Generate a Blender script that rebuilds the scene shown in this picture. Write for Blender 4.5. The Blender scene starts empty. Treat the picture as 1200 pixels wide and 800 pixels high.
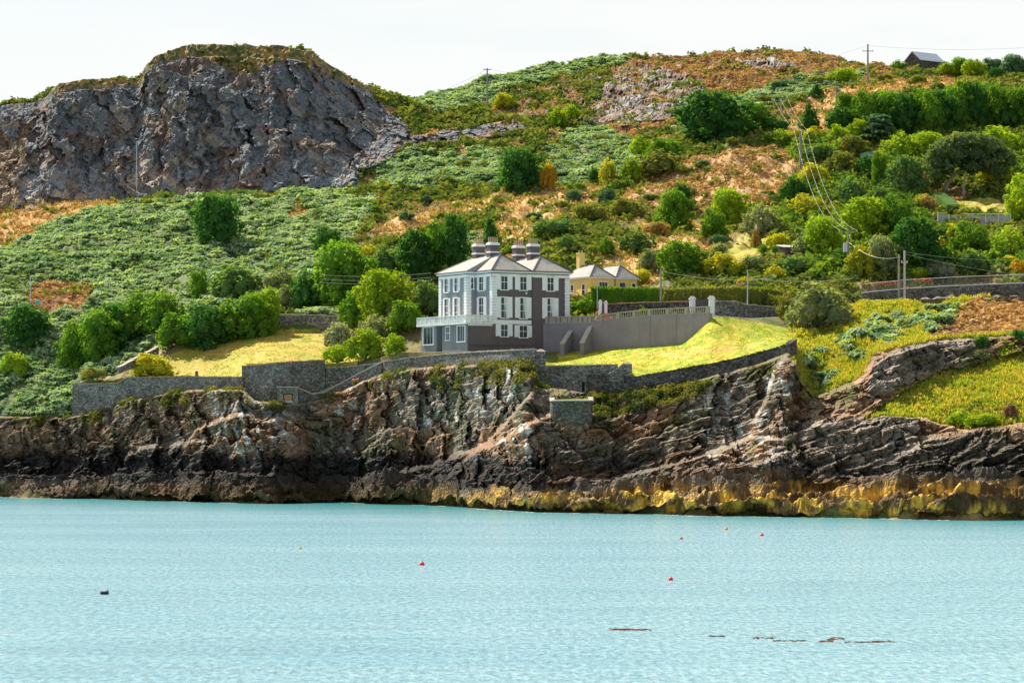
import bpy, bmesh, math, random
import numpy as np
from mathutils import Vector, Matrix
R = math.radians
scene = bpy.context.scene
COL = scene.collection
# ------------------------------------------------------------------ camera
FPX, CH, HY = 3400.0, 11.0, 500.0        # focal length in px of a 1200 px wide frame, eye height, horizon row
cam = bpy.data.cameras.new('camera'); cam_o = bpy.data.objects.new('camera', cam); COL.objects.link(cam_o)
cam.sensor_width = 36.0; cam.lens = 36.0 * FPX / 1200.0
cam_o.location = (0, 0, CH); cam_o.rotation_euler = (R(90), 0, 0)
cam.shift_y = 100.0 / 1200.0
cam.clip_start = 1.0; cam.clip_end = 20000
scene.camera = cam_o
# ------------------------------------------------------------------ light
SUN_AZ, SUN_EL = R(-40), R(47)            # azimuth from +Y (away from camera) towards +X
sd = Vector((math.sin(SUN_AZ) * math.cos(SUN_EL), math.cos(SUN_AZ) * math.cos(SUN_EL), math.sin(SUN_EL)))
w = bpy.data.worlds.new("World"); scene.world = w; w.use_nodes = True
nt = w.node_tree; nt.nodes.clear()
wo = nt.nodes.new('ShaderNodeOutputWorld'); bg = nt.nodes.new('ShaderNodeBackground')
sky = nt.nodes.new('ShaderNodeTexSky'); sky.sky_type = 'NISHITA'; sky.sun_disc = False
sky.sun_elevation = SUN_EL; sky.sun_rotation = SUN_AZ
sky.air_density = 1.0; sky.dust_density = 2.0; sky.ozone_density = 1.0
tc = nt.nodes.new('ShaderNodeTexCoord'); mp = nt.nodes.new('ShaderNodeMapping'); mp.inputs['Scale'].default_value = (3, 3, 22)
nz = nt.nodes.new('ShaderNodeTexNoise'); nz.inputs['Scale'].default_value = 2.2; nz.inputs['Detail'].default_value = 6
cr = nt.nodes.new('ShaderNodeMapRange'); cr.inputs['From Min'].default_value = 0.42; cr.inputs['From Max'].default_value = 0.75
cr.inputs['To Min'].default_value = 0.18; cr.inputs['To Max'].default_value = 0.6
mx = nt.nodes.new('ShaderNodeMix'); mx.data_type = 'RGBA'; mx.inputs[7].default_value = (7.1, 7.3, 7.2, 1)
nt.links.new(tc.outputs['Generated'], mp.inputs[0]); nt.links.new(mp.outputs[0], nz.inputs['Vector'])
sx = nt.nodes.new('ShaderNodeSeparateXYZ'); nt.links.new(tc.outputs['Generated'], sx.inputs[0])
hz = nt.nodes.new('ShaderNodeMapRange'); hz.inputs['From Min'].default_value = 0.10; hz.inputs['From Max'].default_value = 0.35; hz.inputs['To Min'].default_value = 0.72; hz.inputs['To Max'].default_value = 0.0
nt.links.new(sx.outputs[2], hz.inputs[0]); ad = nt.nodes.new('ShaderNodeMath'); ad.operation = 'ADD'; ad.use_clamp = True
nt.links.new(nz.outputs[0], cr.inputs[0]); nt.links.new(cr.outputs[0], ad.inputs[0]); nt.links.new(hz.outputs[0], ad.inputs[1]); nt.links.new(ad.outputs[0], mx.inputs[0])
nt.links.new(sky.outputs[0], mx.inputs[6]); nt.links.new(mx.outputs[2], bg.inputs[0])
bg.inputs[1].default_value = 0.070
nt.links.new(bg.outputs[0], wo.inputs[0])
sl = bpy.data.lights.new('sun', 'SUN'); sl.energy = 5.0; sl.angle = R(0.5); sl.color = (1.0, 0.93, 0.80)
so = bpy.data.objects.new('sun', sl); COL.objects.link(so); so.rotation_euler = (-sd).to_track_quat('-Z', 'Y').to_euler()
scene.view_settings.view_transform = 'Standard'; scene.view_settings.look = 'None'
scene.view_settings.exposure = 0.95; scene.view_settings.gamma = 1.0
scene.view_settings.use_curve_mapping = False
scene.cycles.max_bounces = 6; scene.cycles.transparent_max_bounces = 6

# ------------------------------------------------------------------ numpy noise
def _h(ix, iy, iz, s):
    a = (ix.astype(np.int64) * 374761393 + iy.astype(np.int64) * 668265263 + iz.astype(np.int64) * 2147483647 + s * 974711) & 0xffffffff
    a = ((a ^ (a >> 13)) * 1274126177) & 0xffffffff
    a = ((a ^ (a >> 16)) * 2246822519) & 0xffffffff
    return ((a ^ (a >> 15)) & 0xffffff) / float(0xffffff)
def vn(x, y, z, s=0):
    ix, iy, iz = np.floor(x), np.floor(y), np.floor(z)
    fx, fy, fz = x - ix, y - iy, z - iz
    fx, fy, fz = fx*fx*(3-2*fx), fy*fy*(3-2*fy), fz*fz*(3-2*fz)
    r = 0
    for dx in (0, 1):
        for dy in (0, 1):
            for dz in (0, 1):
                r = r + _h(ix+dx, iy+dy, iz+dz, s) * (fx if dx else 1-fx) * (fy if dy else 1-fy) * (fz if dz else 1-fz)
    return r
def fbm(x, y, z, o=4, s=0, g=0.5):
    a, t, r = 1.0, 0.0, 0
    for i in range(o):
        r = r + a * vn(x, y, z, s + i); t += a; a *= g; x, y, z = x*2.03+5.1, y*2.03+1.7, z*2.03+9.3
    return r / t
def worley(x, y, z, s=0):
    ix, iy, iz = np.floor(x), np.floor(y), np.floor(z)
    f1 = np.full(x.shape, 9.0); f2 = f1.copy(); idv = np.zeros(x.shape); gx = np.zeros(x.shape); gz = np.zeros(x.shape)
    for dx in (-1, 0, 1):
        for dy in (-1, 0, 1):
            for dz in (-1, 0, 1):
                cx, cy, cz = ix+dx, iy+dy, iz+dz
                px_, py_, pz_ = cx+_h(cx, cy, cz, s), cy+_h(cx, cy, cz, s+1), cz+_h(cx, cy, cz, s+2)
                d = np.sqrt((x-px_)**2+(y-py_)**2+(z-pz_)**2)
                m = d < f1
                f2 = np.where(m, f1, np.minimum(f2, d)); f1 = np.where(m, d, f1)
                idv = np.where(m, _h(cx, cy, cz, s+3), idv)
                gx = np.where(m, x-px_, gx); gz = np.where(m, z-pz_, gz)
    return f1, f2, idv, gx, gz
def sstep(a, b, x):
    t = np.clip((x-a)/(b-a), 0, 1); return t*t*(3-2*t)
def inpoly(px, py, poly):
    c = np.zeros(px.shape, bool); n = len(poly); j = n-1
    for i in range(n):
        xi, yi = poly[i]; xj, yj = poly[j]
        if yi != yj:
            c ^= ((yi > py) != (yj > py)) & (px < (xj-xi)*(py-yi)/(yj-yi)+xi)
        j = i
    return c

# ------------------------------------------------------------------ helpers
def tag(o, label=None, cat=None, group=None, kind=None):
    if label: o['label'] = label
    if cat: o['category'] = cat
    if group: o['group'] = group
    if kind: o['kind'] = kind
    return o
def W(px, py, Y):                          # a surveyed point: direction and distance -> world
    return Vector(((px-600)*Y/FPX, Y, CH+(HY-py)*Y/FPX))
class MB:
    def __init__(s): s.v = []; s.f = []
    def face(s, pts):
        i = len(s.v); s.v += [tuple(p) for p in pts]; s.f.append(tuple(range(i, i+len(pts))))
    def hexa(s, b, t):                     # b, t: 4 bottom, 4 top points
        i = len(s.v); s.v += [tuple(p) for p in b]+[tuple(p) for p in t]
        s.f += [(i+3, i+2, i+1, i), (i+4, i+5, i+6, i+7)]+[(i+k, i+(k+1) % 4, i+4+(k+1) % 4, i+4+k) for k in range(4)]
    def box(s, x0, x1, y0, y1, z0, z1, M=None):
        b = [Vector(p) for p in ((x0, y0, z0), (x1, y0, z0), (x1, y1, z0), (x0, y1, z0))]
        t = [Vector(p) for p in ((x0, y0, z1), (x1, y0, z1), (x1, y1, z1), (x0, y1, z1))]
        if M: b = [M @ p for p in b]; t = [M @ p for p in t]
        s.hexa(b, t)
    def tube(s, pts, rad, n=6):
        pts = [Vector(p) for p in pts]; base = len(s.v)
        if not hasattr(rad, '__len__'): rad = [rad]*len(pts)
        for k, p in enumerate(pts):
            d = (pts[min(k+1, len(pts)-1)]-pts[max(k-1, 0)]).normalized()
            a = d.cross(Vector((0.3, 1, 0.05)) if abs(d.y) < 0.8 else Vector((1, 0, 0))).normalized(); b = d.cross(a)
            for i in range(n):
                t = 2*math.pi*i/n; s.v.append(tuple(p+rad[k]*(math.cos(t)*a+math.sin(t)*b)))
        for k in range(len(pts)-1):
            for i in range(n):
                j = (i+1) % n; s.f.append((base+k*n+i, base+k*n+j, base+(k+1)*n+j, base+(k+1)*n+i))
        s.f.append(tuple(base+i for i in range(n))[::-1]); s.f.append(tuple(base+(len(pts)-1)*n+i for i in range(n)))
    def build(s, name, mat, parent=None, M=None, smooth=False):
        me = bpy.data.meshes.new(name); me.from_pydata(s.v, [], s.f); me.validate()
        if M: me.transform(M)
        bm = bmesh.new(); bm.from_mesh(me); bmesh.ops.recalc_face_normals(bm, faces=bm.faces); bm.to_mesh(me); bm.free()
        if smooth: me.shade_smooth()
        me.materials.append(mat)
        o = bpy.data.objects.new(name, me); COL.objects.link(o)
        if parent: o.parent = parent
        return o
def npmesh(name, V, F, mat, attrs=None, smooth=False, parent=None):
    me = bpy.data.meshes.new(name); V = np.asarray(V, np.float32); F = np.asarray(F, np.int32)
    k = F.shape[1]
    me.vertices.add(len(V)); me.vertices.foreach_set('co', V.ravel())
    me.loops.add(F.size); me.loops.foreach_set('vertex_index', F.ravel())
    me.polygons.add(len(F)); me.polygons.foreach_set('loop_start', np.arange(0, F.size, k, dtype=np.int32))
    me.polygons.foreach_set('use_smooth', np.full(len(F), smooth))
    me.update(calc_edges=True)
    for nm, arr in (attrs or {}).items():
        if arr.ndim == 2:
            a = me.color_attributes.new(nm, 'FLOAT_COLOR', 'POINT'); c = np.ones((len(V), 4), np.float32); c[:, :3] = arr; a.data.foreach_set('color', c.ravel())
        else:
            a = me.attributes.new(nm, 'FLOAT', 'POINT'); a.data.foreach_set('value', arr.astype(np.float32))
    me.materials.append(mat)
    o = bpy.data.objects.new(name, me); COL.objects.link(o)
    if parent: o.parent = parent
    return o
def empty(name, loc, rz=0):
    o = bpy.data.objects.new(name, None); COL.objects.link(o); o.location = loc; o.rotation_euler = (0, 0, rz)
    o.empty_display_size = 0.5; return o

# ------------------------------------------------------------------ materials
class N:
    def __init__(s, name):
        s.m = bpy.data.materials.new(name); s.m.use_nodes = True; s.t = s.m.node_tree
        s.b = s.t.nodes['Principled BSDF']; s.out = s.t.nodes['Material Output']
    def n(s, typ, **kw):
        nd = s.t.nodes.new(typ)
        for k, v in kw.items():
            if k.startswith('_'): setattr(nd, k[1:], v)
            else: nd.inputs[k.replace('__', ' ')].default_value = v
        return nd
    def l(s, a, b): s.t.links.new(a, b)
    def mix(s, fac, a, b, mode='MIX'):
        m = s.t.nodes.new('ShaderNodeMix'); m.data_type = 'RGBA'; m.blend_type = mode
        for v, i in ((fac, 0), (a, 6), (b, 7)):
            if hasattr(v, 'links'): s.l(v, m.inputs[i])
            elif i == 0: m.inputs[0].default_value = v
            else: m.inputs[i].default_value = (*v[:3], 1) if len(v) < 4 else v
        return m.outputs[2]
    def rng(s, v, a, b, c=0, d=1):
        m = s.t.nodes.new('ShaderNodeMapRange'); s.l(v, m.inputs[0])
        for i, x in enumerate((a, b, c, d)): m.inputs[1+i].default_value = x
        return m.outputs[0]
    def obj(s, scale=(1, 1, 1)):
        t = s.t.nodes.new('ShaderNodeTexCoord'); mp = s.t.nodes.new('ShaderNodeMapping'); s.l(t.outputs['Object'], mp.inputs[0])
        mp.inputs['Scale'].default_value = scale; return mp.outputs[0]
    def geo(s, scale=(1, 1, 1)):
        t = s.t.nodes.new('ShaderNodeNewGeometry'); mp = s.t.nodes.new('ShaderNodeMapping'); s.l(t.outputs['Position'], mp.inputs[0])
        mp.inputs['Scale'].default_value = scale; return mp.outputs[0]
    def noise(s, vec, sc, det=4, rough=0.6):
        n = s.t.nodes.new('ShaderNodeTexNoise'); s.l(vec, n.inputs['Vector']); n.inputs['Scale'].default_value = sc
        n.inputs['Detail'].default_value = det; n.inputs['Roughness'].default_value = rough; return n.outputs[0]
    def bump(s, h, st, dist):
        b = s.t.nodes.new('ShaderNodeBump'); b.inputs['Strength'].default_value = st; b.inputs['Distance'].default_value = dist
        s.l(h, b.inputs['Height']); s.l(b.outputs[0], s.b.inputs['Normal']); return b
    def col(s, c):
        if hasattr(c, 'links'): s.l(c, s.b.inputs['Base Color'])
        else: s.b.inputs['Base Color'].default_value = (*c, 1)
        return s
def plain(name, c, rough=0.7, var=0.15, sc=1.5, metal=0.0, bump=0.0):
    k = N(name); v = k.geo(); n = k.noise(v, sc, 5)
    k.col(k.mix(k.rng(n, 0.3, 0.7), tuple(x*(1-var) for x in c), tuple(min(1, x*(1+var)) for x in c)))
    k.b.inputs['Roughness'].default_value = rough; k.b.inputs['Metallic'].default_value = metal
    k.b.inputs['Specular IOR Level'].default_value = 0.25
    if bump: k.bump(k.noise(v, sc*8, 4), bump, 0.02)
    return k.m
# ------------------------------------------------------------------ terrain survey lines: (column px, row px, distance m or step m)
PX = np.concatenate([np.linspace(-300, -16, 70), np.arange(-14, 1216, 1.5), np.linspace(1217, 1500, 70)])
def li(pts, c=1, sm=4):
    a = np.array(pts, float); v = np.interp(PX, a[:, 0], a[:, c])
    if sm:
        xs = np.arange(-320, 1520, 1.0); f = np.interp(xs, a[:, 0], a[:, c]); k = np.exp(-0.5*(np.arange(-3*sm, 3*sm+1)/sm)**2); k /= k.sum()
        g = np.convolve(np.pad(f, 3*sm, mode='edge'), k, 'valid'); v = np.interp(PX, xs, g)
    return v
jag = lambda s, a, fq: a*(fbm(PX/fq, PX*0, PX*0+s, 4, s)-0.5)*2
B_py = li([(-300, 580), (0, 582.5), (100, 584), (200, 586), (320, 590), (400, 588), (500, 591), (560, 594), (620, 598), (700, 600), (800, 602.5), (900, 604), (1000, 606), (1100, 607.5), (1200, 609), (1500, 613)])+jag(3, 2.2, 22)
B_py0 = li([(-300, 580), (0, 582.5), (100, 584), (200, 586), (320, 590), (400, 588), (500, 591), (560, 594), (620, 598), (700, 600), (800, 602.5), (900, 604), (1000, 606), (1100, 607.5), (1200, 609), (1500, 613)], sm=14)
B_Y = 37400/(B_py0-500)
C_py = li([(-300, 560), (0, 560), (60, 561), (100, 566), (150, 562), (230, 559), (330, 562), (365, 575), (400, 567), (440, 561), (520, 563), (560, 572), (600, 577), (640, 572), (700, 574), (760, 570), (800, 572), (900, 572), (950, 578), (1000, 572), (1040, 566), (1083, 564), (1200, 567), (1500, 567)])+jag(5, 5.0, 60)
C_Y = B_Y+li([(-300, 5), (300, 5), (380, 4), (600, 4), (640, 6), (800, 8), (1000, 9), (1500, 9)])
D_py = li([(-300, 555), (0, 554), (200, 552), (400, 554), (520, 553), (600, 552), (640, 556), (700, 553), (760, 548), (800, 540), (850, 523), (890, 513), (915, 511), (932, 530), (948, 553), (1000, 557), (1050, 557), (1083, 558), (1200, 561), (1500, 560)])+jag(7, 3, 40)
D_Y = C_Y+li([(-300, 4), (420, 4), (460, 3), (620, 3), (700, 5), (800, 7), (900, 9), (940, 4), (1500, 4)])
E2_py = li([(-300, 487), (0, 487), (80, 489), (120, 481), (150, 469), (200, 459), (230, 456), (285, 455), (300, 470), (345, 473), (365, 471), (400, 458), (440, 440), (480, 431), (600, 424), (622, 424), (628, 449), (700, 462), (750, 457), (800, 449), (850, 436), (900, 422), (925, 412), (935, 440), (950, 464), (1000, 446), (1012, 437), (1022, 416), (1050, 407), (1100, 397), (1150, 395), (1200, 392), (1500, 388)], sm=2)
Wd = li([(-300, 7), (0, 7), (400, 8), (460, 7), (500, 7), (560, 8), (620, 10), (640, 11), (700, 9), (800, 10), (880, 11), (925, 13)])
rt = sstep(915, 945, PX)
E1p = D_py+(E2_py-D_py)*0.42; E1p = E1p*(1-rt)+rt*li([(900, 505), (950, 503), (1000, 493), (1050, 488), (1100, 498), (1150, 500), (1200, 492), (1500, 485)])
E1bp = D_py+(E2_py-D_py)*0.74
bas = sstep(636, 643, PX)*(1-sstep(700, 706, PX)); E1bp = E1bp*(1-bas)+bas*487
E1bp = E1bp*(1-rt)+rt*li([(900, 500), (950, 498), (1000, 489), (1018, 480), (1050, 462), (1075, 448), (1100, 436), (1150, 426), (1200, 416), (1500, 405)])
E1Y = D_Y+(0.4*Wd)*(1-rt)+rt*li([(900, 6), (950, 5), (1000, 6), (1500, 7)])
E1bY = E1Y+(0.3*Wd)*(1-rt)+rt*li([(900, 2), (950, 1.5), (1000, 2), (1050, 8), (1100, 17), (1150, 20), (1200, 22), (1500, 22)])
E2_Y = E1bY+(0.3*Wd)*(1-rt)+rt*li([(900, 4), (950, 9), (1000, 8), (1050, 6), (1100, 5), (1500, 4)])
G0 = [(-300, 425, 492), (0, 420, 489), (100, 415, 486), (180, 396, 478), (200, 390, 472), (400, 389, 470), (430, 396, 455), (450, 408, 443), (490, 415.5, 439), (615, 414.5, 436), (640, 412, 425), (700, 409, 421), (800, 402, 411), (832, 373, 408), (845, 371, 409), (880, 377, 412), (930, 388, 414), (960, 390, 412), (1000, 379, 411), (1100, 368, 414), (1200, 363, 414), (1500, 360, 414)]
F0 = [(-300, 480, 1.5), (0, 478, 1.5), (82, 472, 1.5), (86, 448, .9), (200, 443, .9), (284, 443, 1.2), (288, 426, 2.4), (400, 426, 2.4), (444, 420, 2.2), (449, 418, .9), (470, 413, .9), (620, 412, .9), (628, 432, .9), (738, 434, .9), (744, 442, .9), (770, 438, .9), (850, 422, .9), (905, 409, .9), (925, 405, 1.2), (935, 415, 5), (950, 424, 11), (1000, 406, 12), (1100, 386, 8), (1200, 380, 9), (1500, 378, 9)]
F_py = li(F0, sm=1); F_Y = E2_Y+li(F0, 2, 1)
G_py = li(G0); G_Y = li(G0, 2)
H0 = [(-300, 382, 497), (0, 382, 495), (100, 385, 492), (200, 376, 487), (320, 368, 473), (400, 367.5, 472), (450, 372, 460), (490, 378, 450), (615, 378, 445), (640, 376.5, 427), (700, 375, 423), (832, 369.5, 410), (845, 370, 411), (880, 373, 416), (930, 370, 424), (1000, 358, 425), (1100, 354, 424), (1200, 350, 422), (1500, 345, 422)]
H_py = li(H0); H_Y = li(H0, 2)
H2_Y = H_Y+8.0
H2_z = CH+(HY-H_py)*H_Y/FPX+0.35; H2_py = HY-(H2_z-CH)*FPX/H2_Y
I0 = [(-300, 310, 545), (0, 303, 548), (100, 303, 545), (200, 312, 530), (300, 318, 518), (400, 320, 503), (500, 322, 490), (600, 322, 472), (700, 325, 465), (800, 322, 458), (900, 320, 455), (1000, 318, 450), (1100, 314, 450), (1200, 302, 456), (1500, 300, 456)]
J0 = [(-300, 305, 575), (0, 291, 576), (40, 275, 578), (70, 264, 579), (110, 248, 580), (150, 242, 581), (220, 237, 583), (270, 233, 585), (400, 230, 585), (500, 229, 582), (600, 235, 566), (650, 232, 560), (700, 245, 548), (800, 262, 535), (900, 260, 530), (1000, 262, 515), (1100, 257, 518), (1200, 253, 520), (1500, 250, 520)]
K0 = [(-300, 248, 622), (0, 246, 622), (60, 242, 620), (100, 238, 620), (140, 236, 620), (200, 235, 618), (300, 231.5, 616), (400, 228, 614), (425, 222, 616), (460, 205, 620), (500, 190, 624), (560, 186, 626), (620, 180, 625), (700, 200, 605), (760, 200, 590), (800, 182, 595), (860, 170, 600), (900, 166, 605), (950, 185, 590), (1000, 195, 580), (1100, 200, 575), (1200, 190, 578), (1500, 190, 578)]
L0 = [(-300, 128, 648), (0, 124, 648), (46, 119, 650), (56, 112, 645), (60, 104, 644), (68, 100, 643), (100, 94, 643), (163, 93, 645), (168, 83, 644), (172, 76, 644), (184, 67, 644), (200, 60, 644), (217, 54, 645), (260, 53, 646), (333, 54, 648), (367, 63, 650), (400, 84, 655), (427, 101, 662), (455, 112, 668), (480, 122, 672), (520, 132, 668), (560, 140, 662), (600, 143, 660), (660, 145, 658), (700, 147, 655), (800, 140, 655), (860, 118, 665), (900, 112, 668), (950, 106, 665), (1000, 110, 655), (1050, 108, 655), (1100, 106, 658), (1200, 104, 655), (1500, 104, 655)]
M0 = [(-300, 150, 720), (400, 135, 720), (460, 124, 715), (483, 119, 715), (533, 106, 715), (567, 96, 715), (600, 89, 718), (633, 82, 720), (683, 72, 722), (733, 68, 722), (800, 66, 724), (840, 61, 726), (880, 60.5, 728), (953, 63, 730), (975, 68, 730), (987, 73, 730), (1013, 78, 730), (1060, 80, 735), (1100, 86, 735), (1150, 86, 740), (1200, 84, 740), (1500, 82, 740)]
ln = [(B_py, B_Y)]
z = lambda py, Y: CH+(HY-py)*Y/FPX
lines = []                                 # (Y, Z, number of rows to reach this line)
bj = 9*(fbm(PX/60, PX*0, PX*0+3, 3, 3)-.5)
lines.append((B_Y-28, B_Y*0-5.0, 0)); lines.append((B_Y-0.8+bj, B_Y*0-0.3, 6)); lines.append((B_Y+bj, B_Y*0+0.05, 3))
lines.append((C_Y, z(C_py, C_Y), 40)); lines.append((D_Y, z(D_py, D_Y), 34)); lines.append((E1Y, z(E1p, E1Y), 60)); lines.append((E1bY, z(E1bp, E1bY), 56)); lines.append((E2_Y, z(E2_py, E2_Y), 46))
iE2 = sum(l[2] for l in lines)
stp = (1-sstep(926, 934, PX))*sstep(78, 84, PX); E2z = z(E2_py, E2_Y)
mY = F_Y-.42; midz = E2z*stp+(1-stp)*(E2z+(z(F_py, F_Y)-E2z)*.7); lines.append((mY*stp+(1-stp)*(E2_Y+.7*(F_Y-E2_Y)), midz, 6)); lines.append((F_Y, z(F_py, F_Y), 3))
def gsm(v, sg):
    xs = np.arange(-320, 1520, 1.0); f = np.interp(xs, PX, v); k = np.exp(-.5*(np.arange(-3*sg, 3*sg+1)/sg)**2); k /= k.sum(); return np.interp(PX, xs, np.convolve(np.pad(f, 3*sg, mode='edge'), k, 'valid'))
F2z = gsm(z(F_py, F_Y), 16)+.25*stp+(1-stp)*.2; lines.append((gsm(F_Y, 10)+5*stp+(1-stp)*1.5, F2z*stp+(1-stp)*(z(F_py, F_Y)+.35), 8)); lines.append((G_Y, z(G_py, G_Y), 34))
lines.append((H_Y, z(H_py, H_Y), 10)); lines.append((H2_Y, H2_z, 8)); iH2 = sum(l[2] for l in lines)
for Q, n_ in ((I0, 50), (J0, 60), (K0, 44)): lines.append((li(Q, 2, 8), z(li(Q, 1, 5), li(Q, 2, 8)), n_))
iK = sum(l[2] for l in lines)
lj = li(L0, 1, 1)+jag(11, 1.8, 9); lines.append((li(L0, 2, 3), z(lj, li(L0, 2, 3)), 110)); iL = sum(l[2] for l in lines)
mj = li(M0, 1, 2)+jag(13, 1.0, 10); lines.append((li(M0, 2, 8), z(mj, li(M0, 2, 8)), 50)); iM = sum(l[2] for l in lines)
mz = lines[-1][1]; lines.append((lines[-1][0]+30, mz-1.0, 8)); lines.append((lines[-1][0]+300, mz-40, 4)); lines.append((lines[-1][0]+2500, mz*0-5, 2))
rows = [(lines[0][0], lines[0][1])]
for k in range(1, len(lines)):
    a, b = lines[k-1], lines[k]
    for i in range(1, b[2]+1):
        t = i/b[2]; rows.append((a[0]+(b[0]-a[0])*t, a[1]+(b[1]-a[1])*t))
TY = np.array([r[0] for r in rows]); TZ = np.array([r[1] for r in rows]); NR, NC = TY.shape
TX = (PX[None, :]-600)*TY/FPX
ri = np.arange(NR)[:, None]+0*TY
# soften kinks of the open hillside (not at walls and cliffs)
hs = slice(iH2, iK-4)
for _ in range(14):
    Zs = TZ[iH2-1:iK-3]; TZ[hs] = 0.25*Zs[:-2]+0.5*Zs[1:-1]+0.25*Zs[2:]
ppx = PX[None, :]+0*TY; ppy = HY-(TZ-CH)*FPX/TY
# ---- rock and ground relief, in metres
cliff = (ri >= 9) & (ri <= iE2)
jx = (fbm(TX/6, TY/8, TZ/6, 5, 21, .62)-0.5)*44; jy = (fbm(TX/6, TY/8, TZ/6, 5, 22, .62)-0.5)*30
def reg(poly, f=1.0): return (ri <= iM+2) & inpoly(ppx+jx*f, ppy+jy*f, poly)
grassR = (ri > 9+40+34+60-6) & (ri < iE2) & reg([(1008, 493), (1030, 474), (1060, 457), (1110, 433), (1200, 413), (1500, 400), (1500, 498), (1200, 493), (1130, 503), (1080, 490), (1040, 489)], .5)
rockm = np.where(cliff & ~grassR, 1.0, 0.0)
cragpoly = [(-300, 100), (-300, 250), (0, 247), (100, 240), (200, 236), (300, 232), (400, 229), (418, 226), (425, 205), (450, 196), (470, 180), (500, 172), (540, 165), (600, 160), (626, 152), (600, 146), (560, 150), (480, 160), (470, 140), (440, 120), (430, 95), (400, 78), (360, 55), (330, 40), (200, 40), (160, 78), (60, 86), (40, 112)]
crag = (ri >= iK-6) & (ri <= iL+2) & reg(cragpoly, .5)
r2 = (ri >= iK) & (ri <= iM) & (reg([(600, 125), (620, 105), (650, 92), (690, 84), (740, 82), (800, 88), (830, 108), (800, 135), (740, 146), (690, 148), (640, 146)], .8) | reg([(865, 70), (935, 74), (930, 84), (870, 84)], .6) | reg([(745, 132), (800, 128), (860, 118), (900, 108), (900, 116), (860, 130), (790, 142)], .7))
rockup = crag | r2
rf = np.maximum(rockm, rockup*1.0)
for _ in range(2):
    rf[1:-1, 1:-1] = (rf[1:-1, 1:-1]*2+rf[:-2, 1:-1]+rf[2:, 1:-1]+rf[1:-1, :-2]+rf[1:-1, 2:])/6
big = fbm(TX/14, TY/30, TZ/16, 3, 31)-0.5
wx = TX+3.2*(fbm(TX/3, TY/5, TZ/3, 4, 33)-.5)*2; wz = TZ+3.2*(fbm(TX/3, TY/5, TZ/3, 4, 35)-.5)*2
f1, f2, cid, gx, gz = worley(wx/4.0+0.3*wz/4.0, TY/9, wz/6.5-0.45*wx/6.5, 41)
g1, g2, cid2, gx2, gz2 = worley(wx/1.4+0.4*wz/1.4, TY/3, wz/2.6-0.5*wx/2.6, 51)
k1, k2, cid3, gx3, gz3 = worley(TX/0.62, TY/1.2, TZ/0.8, 61)
fine = fbm(TX/0.8, TY/0.8, TZ/0.8, 4, 71)-0.5
rid = np.where(rockup, 1-2*np.abs(fbm(wx/4, TY/9, wz/15-wx/14, 4, 46, .5)-.5), 1-2*np.abs(fbm(wx/6, TY/8, wz/9-wx/13, 4, 45, .5)-.5))
w1, w2, wid, wgx, wgz = worley(wx/3.2+.2*wz/3.2, TY/9, wz/10-0.3*wx/10, 43)
x1, x2, xid, xgx, xgz = worley(wx/1.2+.25*wz/1.2, TY/4, wz/3.6-0.3*wx/3.6, 53)
upblock = rid*2.6+(wid-.5)*3.0+wgz*1.3+(xid-.5)*.9+xgz*.3+(cid3-.5)*.12+fine*.12
block = rid*3.0+(cid-0.5)*1.5+gx*1.3+gz*1.2+(cid2-0.5)*0.6+gx2*0.5+gz2*0.5+(cid3-0.5)*0.22+fine*0.22
crack = -0.35*(1-sstep(0, 0.12, f2-f1))-0.2*(1-sstep(0, .12, g2-g1))
str_v = (TZ-0.34*TX+1.2*fbm(TX/6, TY/6, TZ/6, 3, 81)*3)
saw = (str_v/1.7-np.floor(str_v/1.7)); saw2 = (str_v*2.3/1.7-np.floor(str_v*2.3/1.7))
q1, q2, qid, qx, qz = worley(TX/8.5+1.6*fbm(TX/4, TY/4, TZ/4, 3, 37), TY/5+TX/16, TZ/2.6+TX/11+1.2*fbm(TX/5, TY/5, TZ/5, 3, 38), 63)
shelf = (1-sstep(9+38, 9+62, ri))*sstep(3, 11, ri)
v1, v2, vid, vx, vz = worley(TX/5.5+TY/6, TY/2.2, TZ/2.0, 73); u1, u2, uid, ux, uz = worley(TX/1.1, TY/1.0, TZ/.9, 75)
amp = (1-.85*shelf)*np.where(rockup, 1.1, 1.0)
D_f = rf*amp*(big*5.0+np.where(rockup, upblock, block)+crack+np.where(rockup, 0, ((saw-0.5)*1.6+(saw2-.5)*.65)*(.35+.65*sstep(560, 760, ppx)*(1-.5*sstep(-3, 8, TZ-8)))))   # forward = towards the sea
D_f = D_f*np.where(cliff, sstep(9, 16, ri)*(1-0.75*sstep(iE2-6, iE2, ri)), 1.0)
D_f = np.where(rockup & (ri > iL-10) & (ppx < 480), D_f*0.45, D_f)
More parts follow.
